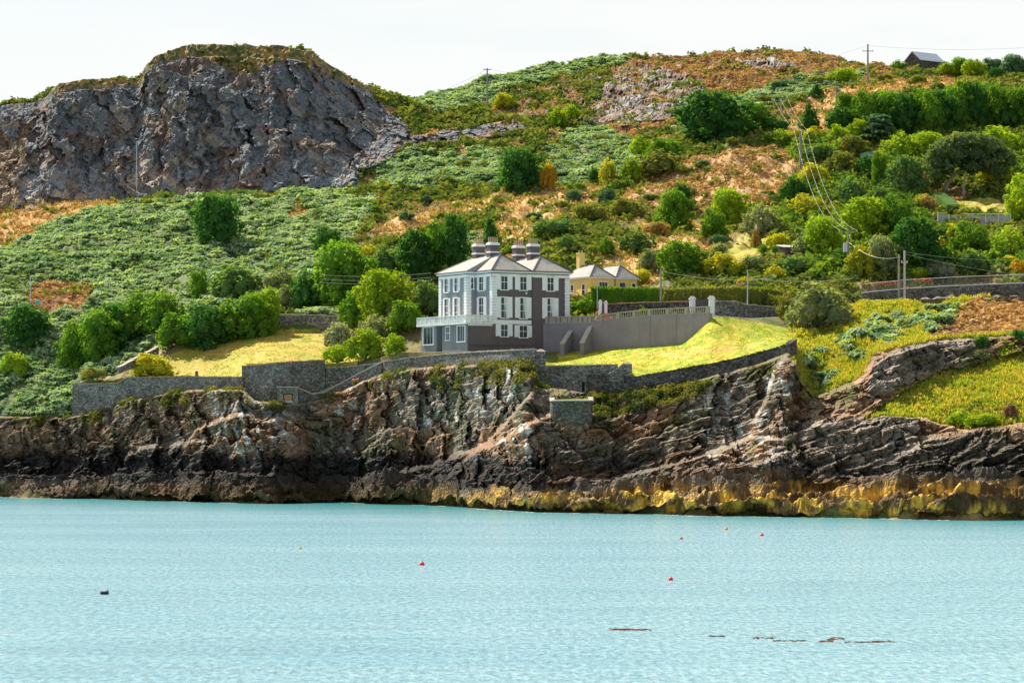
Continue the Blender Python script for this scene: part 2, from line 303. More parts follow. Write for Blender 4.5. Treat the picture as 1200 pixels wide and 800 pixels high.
# buttresses whose crest line catches the sun
def arete(pts, A, ramp=7, l0=30, r0=60):
    a = np.array(pts, float); yr = np.interp(PX, a[:, 0], a[:, 1])[None, :]+jx*0.25
    am = A*sstep(a[0, 0]-l0, a[0, 0]+10, PX)*(1-sstep(a[-1, 0], a[-1, 0]+r0, PX))
    return am[None, :]*sstep(-ramp, 0, ppy-yr)
AR = 0
for pts, A, rp, l0, r0 in (([(540, 549), (560, 532), (590, 503), (612, 478), (632, 452)], 3.0, 8, 20, 60), ([(430, 566), (500, 549), (560, 529), (600, 512), (625, 497), (648, 488)], 3.2, 7, 30, 120),
        ([(222, 520), (235, 505), (258, 496), (290, 489), (306, 495)], 3.0, 8, 14, 90), ([(150, 535), (185, 524), (232, 521)], 2.0, 7, 30, 30), ([(60, 577), (100, 572), (130, 563), (180, 559)], 2.0, 6, 30, 60),
        ([(330, 588), (365, 574), (400, 564), (440, 561)], 2.5, 6, 10, 60), ([(700, 566), (760, 552), (830, 532), (880, 516)], 2.5, 6, 40, 60), ([(880, 500), (896, 470), (905, 435), (912, 425)], 3.0, 8, 10, 40),
        ([(560, 588), (620, 582), (700, 585), (740, 578)], 1.5, 5, 20, 40), ([(940, 590), (1000, 577), (1060, 567), (1083, 565)], 2.0, 6, 30, 60), ([(1040, 545), (1080, 520), (1150, 505), (1200, 500)], 2.0, 8, 20, 200), ([(800, 592), (860, 584), (930, 582)], 1.5, 5, 30, 30)):
    AR = AR+arete(pts, A, rp, l0, r0)
ledge = np.where(cliff, 1.0, 0.0)*sstep(9, 16, ri)*(1-sstep(iE2-14, iE2-2, ri))
D_f = D_f+AR*ledge*rf
hum = fbm(TX/7, TY/9, TZ*0, 4, 91)-0.5
bumpz = np.where(ri > iH2, hum*2.6*sstep(iH2, iH2+14, ri), 0)*(1-rf)
bumpz = bumpz+np.where(grassR, (fbm(TX/1.3, TY/1.3, TZ*0, 3, 93)-.5)*0.6, 0)
bumpz = np.where((ri > iL+8) & (ri < iM-3), bumpz+(fbm(TX/2.5, TY/3, TZ*0, 4, 95)-.5)*2.2, bumpz)
bm_ = bumpz*0
tt_ = (ri-9)/40.0; rr_ = tt_*3.2-TX/11+1.6*fbm(TX/9, tt_*2, TZ*0, 2, 151); fr_ = rr_-np.floor(rr_); rid_ = (1-sstep(0, .12, fr_))*fr_/.12*0+np.where(fr_ < .36, sstep(0, .36, fr_), (1-fr_)/.64)
shz = 1.15*shelf*(rid_*(.7+.9*vn(rr_*1.3, TX/9, TX*0, 5)))*(.55+.65*sstep(380, 700, PX))[None, :]+shelf*((.55-v1)*1.1*(.4+vid)+(.55-u1)*.7+fine*.9)+shelf*(.5-q1)*1.1+shelf*(fbm(TX/1.6, TY/1.6, TZ*0, 4, 153)-.5)*1.1
PXc = ppx.copy(); PYc = ppy.copy()
_b = (ri > iE2+6) & (ri < iM) & ~rockup & ~((ri < iH2) & (ppx > 180) & (ppx < 930))
bumpz = bumpz+_b*((fbm(TX/3.4, TY/5, TZ*0, 3, 97)-.5)*2.6+(fbm(TX/1.0, TY/1.3, TZ*0, 2, 99)-.5)*.6)
TY = TY-D_f; TZ = TZ+bumpz+rf*np.where(cliff, fine*0.25, fine*0.12)+shz; TY = TY-shelf*((.5-q1)*1.6+(qid-.5)*1.0)
def surf(px, py, ymin=0):
    """distance and height of the first ground met in a given direction"""
    i = int(np.clip(np.searchsorted(PX, px), 1, NC-1)); Yc = TY[:, i]; pc = HY-(TZ[:, i]-CH)*FPX/Yc
    ok = np.where((pc <= py) & (Yc > ymin))[0]
    k = ok[0] if len(ok) else NR-8
    Y = Yc[k]; return Vector(((px-600)*Y/FPX, Y, TZ[k, i]))
def gz(x, y):
    """ground height under a world point"""
    px = 600+x*FPX/y; i = int(np.clip(np.searchsorted(PX, px), 1, NC-1)); o = np.argsort(TY[:, i]); return float(np.interp(y, TY[o, i], TZ[o, i]))
# ---- ground colours (what grows or lies there, with some painted shade)
c3 = lambda r, g, b: np.array([r, g, b])
n1 = fbm(TX/9, TY/9, TZ/9, 4, 101)[..., None]; n2 = fbm(TX/2.2, TY/2.2, TZ/2.2, 4, 103)[..., None]; n3 = fbm(TX/.8, TY/.8, TZ/.8, 3, 105)[..., None]
s01 = lambda a, b, x: sstep(a, b, x)
base = c3(.10, .11, .035)+(c3(.26, .19, .08)-c3(.10, .11, .035))*s01(.42, .62, n1)
base = base*(0.65+0.7*n2); gm = s01(.5, .64, fbm(TX/5, TY/5, TZ/5, 4, 107))[..., None]; base = base*(1-gm)+c3(.09, .13, .035)*gm
Cc = base.copy()
def paint(m, a, b, n, lo=.4, hi=.6, keep=0.0):
    global Cc
    m = (m*1.0)[..., None]*(1-keep); t = s01(lo, hi, n); Cc = Cc*(1-m)+(np.array(a)*(1-t)+np.array(b)*t)*m
hill = (ri > iH2-2) & (ri <= iM+2)
bracken = (ri >= iE2) & (reg([(-300, 510), (-300, 312), (0, 293), (60, 264), (110, 247), (160, 243), (220, 237), (300, 233), (400, 231), (440, 232), (430, 262), (405, 300), (400, 370), (320, 366), (240, 372), (180, 400), (150, 430), (84, 446), (84, 489), (0, 489)], .7)
    | reg([(450, 198), (480, 182), (560, 178), (592, 186), (590, 216), (480, 222), (430, 222)], .8) | reg([(640, 178), (690, 145), (735, 165), (760, 195), (700, 218), (650, 216)], .8)
    | reg([(483, 118), (570, 92), (640, 78), (720, 66), (740, 76), (700, 84), (640, 96), (600, 110), (560, 124), (500, 133)], .6)
    | reg([(790, 158), (850, 118), (950, 93), (1010, 88), (1000, 101), (930, 115), (880, 135), (830, 165)], .7) | reg([(450, 300), (560, 270), (560, 320), (450, 330)], .7)
    | reg([(918, 470), (950, 415), (1010, 382), (1080, 364), (1120, 362), (1112, 382), (1050, 402), (1000, 428), (950, 472)], .5))
paint(bracken, (.045, .085, .03), (.15, .18, .06), n1*.6+n2*.4)  # dark ground paints in the shadow gaps between the fronds
dry = reg([(-300, 312), (-300, 240), (0, 240), (130, 228), (160, 228), (160, 240), (110, 246), (60, 263), (0, 292)], .4)
dry |= reg([(905, 145), (930, 125), (960, 107), (1050, 97), (1015, 120), (990, 150), (965, 182), (925, 165)], .5) | reg([(995, 100), (1060, 94), (1140, 90), (1140, 107), (1020, 114)], .4)
dry &= hill
rust = (ri > iE2) & (reg([(20, 350), (45, 328), (100, 335), (115, 350), (70, 368), (40, 366)], .6) | reg([(330, 250), (350, 238), (370, 250), (340, 262)], .5)); paint(rust, (.20, .09, .05), (.46, .26, .09), n2)
paint(dry, (.42, .22, .075), (.50, .30, .12), n1)
heath = hill & reg([(700, 240), (760, 210), (830, 178), (900, 168), (935, 180), (930, 215), (900, 243), (820, 246), (740, 250)], .5)
paint(heath, (.34, .19, .08), (.52, .34, .16), n2, .35, .65)
tanp = hill & (reg([(568, 285), (590, 238), (640, 224), (720, 219), (700, 240), (640, 262), (600, 290)], .6) | reg([(700, 290), (760, 262), (840, 270), (850, 300), (760, 330), (700, 325)], .7) | reg([(440, 268), (470, 258), (560, 232), (590, 228), (575, 245), (500, 268), (460, 290)], .5) | reg([(320, 250), (345, 240), (360, 255), (330, 262)], .5))
paint(tanp, (.44, .25, .09), (.50, .37, .15), n2)
topheath = hill & reg([(690, 140), (720, 74), (867, 50), (953, 50), (1050, 70), (1140, 80), (1000, 97), (900, 105), (830, 128), (790, 150), (700, 165)], .5) & ~bracken
paint(topheath, (.12, .055, .03), (.40, .19, .075), n2*.55+n3*.45, .38, .6)
paint(hill & reg([(405, 132), (480, 122), (560, 135), (625, 148), (560, 178), (460, 182), (420, 195)], .6) & ~rockup, (.22, .11, .05), (.42, .24, .09), n2)
paint(hill & reg([(690, 120), (800, 118), (790, 135), (700, 140)], .5), (.40, .16, .07), (.5, .22, .08), n2, keep=.4)
pinkm = hill & (reg([(410, 231), (470, 228), (545, 227), (545, 232), (470, 236), (410, 235)], .15) | reg([(620, 165), (660, 160), (700, 170), (690, 180), (640, 175)], .6))
paint(pinkm & (n3[..., 0] > .42), (.36, .22, .24), (.42, .30, .28), n3)
lawnL = (ri > iE2) & (ri < iH2-8) & reg([(170, 446), (192, 418), (230, 402), (330, 385), (420, 385), (420, 430), (286, 430), (284, 446)], .15)
paint(lawnL, (.48, .32, .07), (.34, .31, .045), n1*.5+n2*.5, .4, .6)
lawnR = (ri > iE2) & (ri < iH2-16) & (ppx > 618) & (ppx+jx*.5 < 930)
paint(lawnR, (.25, .31, .02), (.44, .38, .04), n1*.3+n2*.3+n3*.4, .42, .58)
paint(lawnR & reg([(740, 414), (790, 409), (870, 404), (900, 400), (880, 408), (790, 420)], .4), (.48, .33, .08), (.50, .38, .10), n2, keep=.35)
garden = (ri > iE2) & (ri < iH2-8) & (ppx > 425) & (ppx < 655) & (ppy < 425)
paint(garden, (.12, .10, .04), (.20, .17, .06), n2)
road = (ri >= iH2-8) & (ri <= iH2); paint(road, (.20, .18, .15), (.26, .23, .2), n2)
bank = (ri > iE2-2) & (ri < iH2-8) & (ppx+jx*.5 > 930) & ~bracken
paint(bank, (.38, .30, .045), (.30, .32, .05), n1*.5+n2*.5, .4, .6)
paint((ri > iE2-8) & (ri < iH2-8) & reg([(1105, 400), (1115, 372), (1140, 358), (1500, 350), (1500, 398)], .4), (.50, .28, .08), (.42, .20, .06), n2)
paint((ri > iE2-14) & (ri < iH2-8) & reg([(985, 440), (1030, 408), (1110, 384), (1150, 370), (1160, 390), (1090, 408), (1040, 420), (1005, 442)], .5), (.055, .03, .022), (.14, .07, .045), n2)
paint(grassR, (.46, .33, .05), (.32, .34, .045), n1*.4+n2*.6, .36, .6)
glawn = hill & (reg([(838, 296), (862, 280), (905, 282), (908, 300), (880, 312), (850, 305)], .2) | reg([(1108, 250), (1110, 231), (1180, 230), (1185, 252)], .2))
paint(glawn, (.44, .33, .07), (.34, .34, .05), n2)
# rock
st = s01(.50, .62, fbm(TX/1.1+TZ/2, TY/2, TZ/3-TX/6, 4, 111))[..., None]
hi_z = (TZ-2.0)
cl = c3(.33, .20, .115)*(0.5+0.9*n2); gb = s01(.46, .60, fbm(TX/11, TY/11, TZ/7, 3, 113))[..., None]; cl = cl*(1-gb*.7)+c3(.24, .225, .185)*(0.4+n2)*gb*.7
mos = s01(.56, .64, fbm(TX/4, TY/4, TZ/4, 4, 115))[..., None]; cl = cl*(1-.6*mos)+c3(.10, .11, .04)*.6*mos
gp = fbm(TX/16, TY/16, TZ/10, 3, 117); guano = s01(.565, .62, fbm(TX/.7+.5*TZ, TY/2, TZ/1.3, 4, 119)*.72+gp*.28)*((ppy < 548) & (ppy > 425)) * s01(.40, .52, gp)*(.12+.88*np.clip(sstep(235, 260, ppx)*(1-sstep(330, 350, ppx))+sstep(370, 390, ppx)*(1-sstep(615, 640, ppx))+sstep(730, 760, ppx)*(1-sstep(930, 960, ppx)), 0, 1))
guano = guano*np.where((ppx > 1015) & (ppx < 1110) & (ppy < 465), .3, 1.0)
cl = cl*(1-guano[..., None]*.85)+c3(.62, .62, .58)*guano[..., None]*.85
grey = (reg([(1012, 470), (1020, 425), (1060, 405), (1105, 400), (1110, 425), (1060, 450)], .4)|reg([(935, 555), (937, 495), (1000, 488), (1075, 492), (1060, 530), (1040, 556)], .6)|reg([(1100,415),(1130,385),(1160,395),(1140,410)],.5)) 
cl = np.where(grey[..., None], c3(.27, .225, .175)*(.4+n2*.6+n3*.6), cl)
wet_shade = (1-s01(6.2, 8.2, TZ+3.0*(n1[..., 0]-.5)))*s01(1.9, 2.9, TZ+1.6*(n2[..., 0]-.5)); wet_shade = wet_shade*(ppx < 640)+wet_shade*(ppx >= 640)*.55  # wet band, darkened further to paint in shade of the cliff-foot recess
cl = cl*np.where(ppx < 330, .72, 1.0)[..., None]; cl = cl*(1-wet_shade[..., None]*.88)+c3(.016, .017, .02)*wet_shade[..., None]*.88
low = 1-s01(1.4, 3.6, TZ-1.3*sstep(600, 760, ppx)+4.5*(n1[..., 0]-.5)+2.2*(n2[..., 0]-.5)+1.0*(vid-.5)); lowc = c3(.30, .18, .07)*(.2+1.3*n2); lowc = lowc*(.45+.55*s01(.2, .7, vid[..., None])); lowc = lowc*(.42+.58*sstep(430, 640, ppx))[..., None]; yl = .9*s01(.46, .58, n3*.5+n2*.5+.10*(vid[..., None]-.5)*2)*s01(450, 650, ppx)[..., None]; lowc = lowc*(1-yl)+c3(.74, .44, .06)*yl
cl = cl*(1-low[..., None])+lowc*low[..., None]
hb = (ri > iE2) & (ri < iH2-8) & reg([(1085, 404), (1095, 376), (1130, 360), (1180, 350), (1500, 346), (1500, 400)], .5)
foot = 1-s01(.1, .4, TZ); cl = cl*(1-.8*foot[..., None])+c3(.06, .03, .015)*.8*foot[..., None]
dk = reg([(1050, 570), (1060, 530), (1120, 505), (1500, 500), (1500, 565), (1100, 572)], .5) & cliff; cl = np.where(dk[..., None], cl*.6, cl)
ck = np.clip(-crack*1.3, 0, 1)[..., None]
cl = cl*(1-.45*ck)
cg = c3(.138, .146, .156)*(0.5+0.45*n2+.2*n3+.75*fbm(TX/1.1, TY/1.1, TZ/6+TX/8, 4, 141)[..., None]); ru = .65*s01(.50, .64, fbm(TX/5, TY/5, TZ/3, 4, 121))[..., None]; cg = cg*(1-ru)+c3(.20, .12, .08)*(.5+n3)*ru
lt = s01(.56, .66, fbm(TX/3+TZ/4, TY/3, TZ/4, 4, 123))[..., None]; cg = cg*(1-.7*lt)+c3(.32, .27, .21)*.7*lt
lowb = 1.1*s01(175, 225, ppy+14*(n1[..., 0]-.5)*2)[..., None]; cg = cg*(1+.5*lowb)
edge = reg([(-300, 150), (0, 150), (20, 170), (45, 140), (30, 200), (10, 247), (-300, 250)], 1.0); cg = np.where(edge[..., None], c3(.30, .22, .15)*(.4+n2*.5+n3*.6), cg)
cg = np.where((r2 & ~crag)[..., None], cg*c3(1.15, .95, .78), cg); cg = cg*(1-.4*ck)
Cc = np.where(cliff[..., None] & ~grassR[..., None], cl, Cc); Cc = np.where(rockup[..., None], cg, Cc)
top = (rockup | ((ri > iL-14) & (ri < iL+6) & (ppx < 470))) & (ppx < 485) & (ppy < np.interp(PX, [-300, 60, 165, 175, 215, 290, 340, 400, 480], [122, 110, 98, 80, 66, 84, 70, 92, 130])[None, :]+jy*.8)
paint(top & (n2[..., 0]>.36), (.36, .22, .07), (.10, .12, .04), n3*.5+n2*.5, .48, .56)
rocks_small = topheath & (fbm(TX/2.2, TY/2.2, TZ/1.6, 4, 125) > .60); Cc = np.where(rocks_small[..., None], c3(.36, .34, .32), Cc)
steep_grass = cliff & ~grassR & (ri > iE2-26) & (n2[..., 0] > .47) & (ppx < 1000) & ((ppx<300)|(ppx>620)|(ppy<445)); paint(steep_grass, (.16, .12, .04), (.10, .13, .035), n3, keep=.25)
Cc = np.clip(Cc, 0.004, .8)
rockAttr = (rf > .5)*1.0
# ---- ground material
def ground_mat():
    k = N('ground'); a = k.n('ShaderNodeVertexColor'); a.layer_name = 'cover'; r = k.n('ShaderNodeAttribute'); r.attribute_name = 'rock'
    v = k.geo(); na = k.noise(v, 1.7, 6, .65); nb = k.noise(v, 7, 4)
    c = k.mix(1.0, a.outputs[0], k.mix(k.rng(na, .3, .7), (.55, .55, .55), (1.4, 1.4, 1.4)), 'MULTIPLY')
    c = k.mix(1.0, c, k.mix(k.rng(nb, .3, .7), (.75, .75, .75), (1.25, 1.25, 1.25)), 'MULTIPLY'); k.col(c)
    vo = k.n('ShaderNodeTexVoronoi', Scale=1.6); vo.feature = 'DISTANCE_TO_EDGE'; k.l(v, vo.inputs['Vector'])
    m = k.n('ShaderNodeMath'); m.operation = 'MULTIPLY'; k.l(k.rng(vo.outputs[0], 0, .3), m.inputs[0]); k.l(r.outputs['Fac'], m.inputs[1])
    ad = k.n('ShaderNodeMath'); ad.operation = 'ADD'; k.l(m.outputs[0], ad.inputs[0]); k.l(na, ad.inputs[1]); k.bump(ad.outputs[0], .5, .3)
    k.b.inputs['Roughness'].default_value = .85; k.b.inputs['Specular IOR Level'].default_value = .15
    return k.m
GM = ground_mat()
def strip(name, r0, r1, label=None):
    r1 = min(r1, NR-1); nr = r1-r0+1; V = np.stack([TX[r0:r1+1], TY[r0:r1+1], TZ[r0:r1+1]], -1).reshape(-1, 3)
    q = np.arange((nr-1)*NC).reshape(nr-1, NC)[:, :-1].ravel(); F = np.stack([q, q+1, q+1+NC, q+NC], 1)
    return tag(npmesh(name, V, F, GM, {'cover': Cc[r0:r1+1].reshape(-1, 3), 'rock': rockAttr[r0:r1+1].ravel()}), kind='structure')
TX = (PX[None, :]-600)*(TY+D_f)/FPX
strip('sea_cliff', 0, iE2); strip('lawn_ground', iE2, iH2-8); strip('road', iH2-8, iH2); strip('hillside', iH2, iK-6); strip('rock_hill', iK-6, iM+8); strip('far_ground', iM+8, NR-1)

# ------------------------------------------------------------------ sea
def water_mat():
    k = N('sea_water'); cs = k.noise(k.geo((2.6, .75, 1)), 1, 5, .8); wp_ = k.noise(k.geo((.02, .06, 1)), 1, 4, .6); sk_ = k.noise(k.geo((.05, .5, 1)), 1, 4, .6); px_ = k.n('ShaderNodeSeparateXYZ'); k.l(k.geo(), px_.inputs[0]); mm = k.n('ShaderNodeMath'); mm.operation = 'MULTIPLY_ADD'; k.l(px_.outputs[0], mm.inputs[0]); mm.inputs[1].default_value = .8; k.l(px_.outputs[1], mm.inputs[2])  # cs: pale ripple glints and dark flecks painted as colour
    base_ = k.mix(k.rng(cs, .36, .62), (.10, .30, .38), (.40, .62, .69)); base_ = k.mix(1, base_, k.mix(k.rng(wp_, .35, .65), (.86, .92, .94), (1.08, 1.04, 1.03)), 'MULTIPLY'); base_ = k.mix(k.rng(sk_, .62, .72, 0, .45), base_, (.12, .34, .40)); k.col(k.mix(k.rng(mm.outputs[0], 335, 396), base_, (.05, .27, .29))); k.b.inputs['Roughness'].default_value = .16; k.b.inputs['IOR'].default_value = 1.45  # teal towards the shore paints the cliff's dark reflection into the water colour
    v = k.geo((1, .55, 1)); a = k.noise(k.geo((2.0, .6, 1)), 1.0, 6, .75); b = k.noise(v, 4.5, 3); c = k.noise(k.geo((.03, .22, 1)), 1, 4)
    s = k.n('ShaderNodeMath'); s.operation = 'MULTIPLY_ADD'; k.l(b, s.inputs[0]); s.inputs[1].default_value = .3; k.l(a, s.inputs[2]); bp = k.bump(s.outputs[0], 1.0, .30)
    k.l(k.rng(c, .35, .65, .35, 1.0), bp.inputs['Strength'])
    return k.m
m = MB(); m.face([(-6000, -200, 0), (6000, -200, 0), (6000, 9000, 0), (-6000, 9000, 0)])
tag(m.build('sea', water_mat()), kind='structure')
# ------------------------------------------------------------------ foliage
def leaf_mat(name, use_obj=True, a=(.10, .17, .05), b=(.17, .25, .10), sc=.35, tr=.42):
    k = N(name); k.t.nodes.remove(k.b)
    v = k.geo(); n = k.noise(v, sc, 4); n2_ = k.noise(v, 2.6, 2)
    if use_obj:
        oi = k.n('ShaderNodeObjectInfo'); c = k.mix(k.rng(n, .35, .65), k.mix(1, oi.outputs['Color'], (.72, .85, .9), 'MULTIPLY'), k.mix(1, oi.outputs['Color'], (1.25, 1.12, .9), 'MULTIPLY'))
    else: c = k.mix(k.rng(n, .38, .62), a, b)
    c = k.mix(1, c, k.mix(k.rng(n2_, .3, .7), (.65, .65, .65), (1.3, 1.3, 1.3)), 'MULTIPLY')
    d = k.n('ShaderNodeBsdfDiffuse'); k.l(c, d.inputs[0]); t = k.n('ShaderNodeBsdfTranslucent'); k.l(k.mix(1, c, (1.5, 1.45, .5), 'MULTIPLY'), t.inputs[0])
    m = k.n('ShaderNodeMixShader'); m.inputs[0].default_value = tr; k.l(d.outputs[0], m.inputs[1]); k.l(t.outputs[0], m.inputs[2]); k.l(m.outputs[0], k.out.inputs[0]); return k.m
LEAF = leaf_mat('foliage'); BARK = plain('bark', (.16, .125, .09), .9, .3, 3); BARKP = plain('pale_bark', (.34, .28, .22), .9, .25, 3)
rs = np.random.RandomState(5)
_ico = bmesh.new(); bmesh.ops.create_icosphere(_ico, subdivisions=2, radius=1); ICOV = np.array([v.co[:] for v in _ico.verts]); ICOF = np.array([[v.index for v in f.verts] for f in _ico.faces]); _ico.free()
def crown_mesh(name, lobes, nleaf, ls, seed, spiky=0, fray=.22, core=.64):
    r = np.random.RandomState(seed); L = np.array(lobes, float); C, Rr = L[:, :3], L[:, 3:6]
    area = Rr[:, 0]*Rr[:, 2]; p = area/area.sum(); k = r.choice(len(L), nleaf*2, p=p)
    d = r.normal(size=(nleaf*2, 3)); d[:, 2] += .35; d /= np.linalg.norm(d, axis=1)[:, None]
    P = C[k]+d*Rr[k]*(1-fray+r.rand(nleaf*2, 1)*fray*2.0*r.rand(nleaf*2, 1)+(r.rand(nleaf*2, 1) > .9)*.28*r.rand(nleaf*2, 1))
    inside = np.zeros(len(P), bool)
    for j in range(len(L)): inside |= ((((P-C[j])/Rr[j])**2).sum(1) < .78)
    P, d = P[~inside][:nleaf], d[~inside][:nleaf]; n = len(P)
    up = np.array([0, 0, .5]); nrm = d*.7+up*1.3+r.normal(size=(n, 3))*.75; nrm /= np.linalg.norm(nrm, axis=1)[:, None]
    a = np.cross(nrm, r.normal(size=(n, 3))); a /= np.linalg.norm(a, axis=1)[:, None]; b = np.cross(nrm, a)
    s = ls*(.5+1.1*r.rand(n, 1)**1.5); a = a*s*(1+spiky); b = b*s*.62
    V = np.stack([P-a, P-b*.9+a*.1, P+a, P+b+a*.1], 1).reshape(-1, 3); F = [tuple(4*i+q for q in range(4)) for i in range(n)]
    off = len(V); VV = [V]
    for j in range(len(L)):
        nv = ICOV*Rr[j]*core; nv = nv*(1+.16*(vn(nv[:, 0]/.09+j, nv[:, 1]/.09, nv[:, 2]/.09, seed)[:, None]-.5)*2); VV.append(nv+C[j]); F += [tuple(f+off) for f in ICOF]; off += len(ICOV)
    V = np.concatenate(VV); me = bpy.data.meshes.new(name); me.from_pydata(V.tolist(), [], F); me.materials.append(LEAF); return me
def lob(n, seed, shape):
    r = np.random.RandomState(seed); out = []
    for i in range(n):
        u = (i+.5)/n; th = 2.4*i+r.rand(); 
        if shape == 'round':
            h = .12+.72*u+.06*(r.rand()-.5); rad = (1.12-.35*u)*(.22+.14*r.rand())*math.sqrt(max(.05, 1-(abs(h-.42)/.54)**2)); s = .10+.11*r.rand(); out.append((rad*math.cos(th), rad*math.sin(th), h, s, s, s*1.15))
        elif shape == 'tall':
            h = .08+.80*u; rad = (.2+.12*r.rand())*math.sqrt(max(.04, 1-(abs(h-.45)/.55)**2)); s = .13+.11*r.rand(); out.append((rad*math.cos(th), rad*math.sin(th), h, s, s, s*.75))
        elif shape == 'bush':
            rad = .36*math.sqrt(u); s = .10+.11*r.rand(); h = .28+.50*(1-u)**.8*(.65+.5*r.rand()); out.append((rad*math.cos(th), rad*math.sin(th), h*.9, s, s, .30))
        elif shape == 'low':
            rad = .36*math.sqrt(u); s = .13+.08*r.rand(); out.append((rad*math.cos(th), rad*math.sin(th), .32+.35*r.rand()*(1-u)+.1, s, s, .34))
        elif shape == 'cone':
            h = .06+.84*u; rad = .20*(1-u)*.9; s = .30*(1-u*.80); out.append((rad*math.cos(th), rad*math.sin(th), h, s, s, .13))
        elif shape == 'cedar':
            h = .16+.74*u; rad = .30*(1-u*.75); s = .20*(1-u*.4); out.append((rad*math.cos(th), rad*math.sin(th), h, s, s, .045))
        elif shape == 'ball': pass
    if shape in ('round', 'tall', 'bush'): out.append((0, 0, .42, .27, .27, .40))
    if shape == 'cone': out.append((0, 0, .30, .32, .32, .34)); out.append((0, 0, .62, .2, .2, .3))
    if shape == 'low': out.append((0, 0, .32, .40, .40, .34))
    if shape == 'ball': out = [(0, 0, .5, .48, .48, .49)]
    if shape in ('round', 'tall', 'bush'):
        for i in range(11):
            a = r.rand()*6.28; h = .2+.75*r.rand(); q = (.46 if shape != 'tall' else .38)*math.sqrt(max(.02, 1-((h-.4)/.62)**2)); s = .045+.05*r.rand(); out.append((q*math.cos(a), q*math.sin(a), h, s, s, s*.9))
    return out
PROTO = {'round': [crown_mesh('crown', lob(26, 1, 'round'), 6000, .027, 1), crown_mesh('crown', lob(22, 2, 'round'), 6000, .027, 2), crown_mesh('crown', lob(30, 3, 'round'), 6000, .027, 3)],
 'tall': [crown_mesh('crown', lob(14, 4, 'tall'), 4000, .031, 4), crown_mesh('crown', lob(13, 14, 'tall'), 4000, .031, 14)],
 'bush': [crown_mesh('crown', lob(20, 5, 'bush'), 3600, .034, 5), crown_mesh('crown', lob(22, 6, 'bush'), 3600, .034, 6), crown_mesh('crown', lob(18, 7, 'bush'), 3600, .034, 7)],
 'low': [crown_mesh('crown', lob(12, 8, 'low'), 1500, .040, 8), crown_mesh('crown', lob(10, 9, 'low'), 1500, .040, 9)],
 'cone': [crown_mesh('crown', lob(15, 10, 'cone'), 2600, .032, 10, .5), crown_mesh('crown', lob(13, 20, 'cone'), 2600, .032, 20, .5)],
 'cedar': [crown_mesh('crown', lob(20, 11, 'cedar'), 3600, .028, 11, .5, .2, .8)],
 'ball': [crown_mesh('crown', lob(1, 12, 'ball'), 2200, .028, 12, 0, .03, .95)]}
def trunk_mesh():
    m = MB(); m.tube([(0, 0, -.12), (.01, 0, .15), (.02, .01, .35), (.0, 0, .7)], [.035, .028, .022, .008], 7)
    for a, h in ((.4, .2), (2.5, .28), (4.4, .25)):
        m.tube([(.01, 0, h), (.12*math.cos(a), .12*math.sin(a), h+.14), (.25*math.cos(a), .25*math.sin(a), h+.36)], [.016, .012, .005], 5)
    me = bpy.data.meshes.new('trunk'); me.from_pydata(m.v, [], m.f); me.materials.append(BARK); return me
TRUNK = trunk_mesh(); cnt = {}
G = {'dk': (.065, .17, .045), 'md': (.13, .25, .035), 'br': (.26, .37, .035), 'yl': (.40, .40, .045), 'gy': (.25, .29, .15), 'ol': (.20, .22, .06), 'bl': (.09, .17, .11), 'tn': (.32, .23, .09), 'or': (.45, .28, .035), 'gr': (.13, .22, .075), 'sv': (.34, .37, .28), 'pu': (.26, .14, .12)}
def tree(px, py, w_, h_, shape, tint, label, cat='tree', name=None, group=None, rz=None, Y=None, sink=.04):
    i = cnt.get(shape, 0); cnt[shape] = i+1
    p = surf(px, py) if Y is None else Vector(((px-600)*Y/FPX, Y, 0))
    s = p.y/FPX
    if Y is not None: p.z = gz(p.x, p.y)
    nm = name or {'tree': 'broadleaf_tree', 'bush': 'bush', 'conifer': 'conifer_tree'}.get(cat, cat.replace(' ', '_'))
    e = empty(nm, (p.x, p.y+.25*w_*s, p.z-.03*h_*s), (i*2.1) % 6.28 if rz is None else rz); e.rotation_euler = (rs.uniform(-.09, .09), rs.uniform(-.09, .09), e.rotation_euler[2])
    H_, W_ = h_*s*1.04, w_*s*1.12
    c = bpy.data.objects.new('crown', PROTO[shape][i % len(PROTO[shape])]); COL.objects.link(c); c.parent = e
    c.location = (0, 0, -sink*H_); c.scale = (W_, W_*.95, H_)
    g = np.array(G[tint])*(.88+.24*rs.rand()); c.color = (*g, 1)
    t = bpy.data.objects.new('trunk', TRUNK); COL.objects.link(t); t.parent = e; t.scale = (W_*.8, W_*.8, H_*.9)
    tag(e, label, cat, group); return e
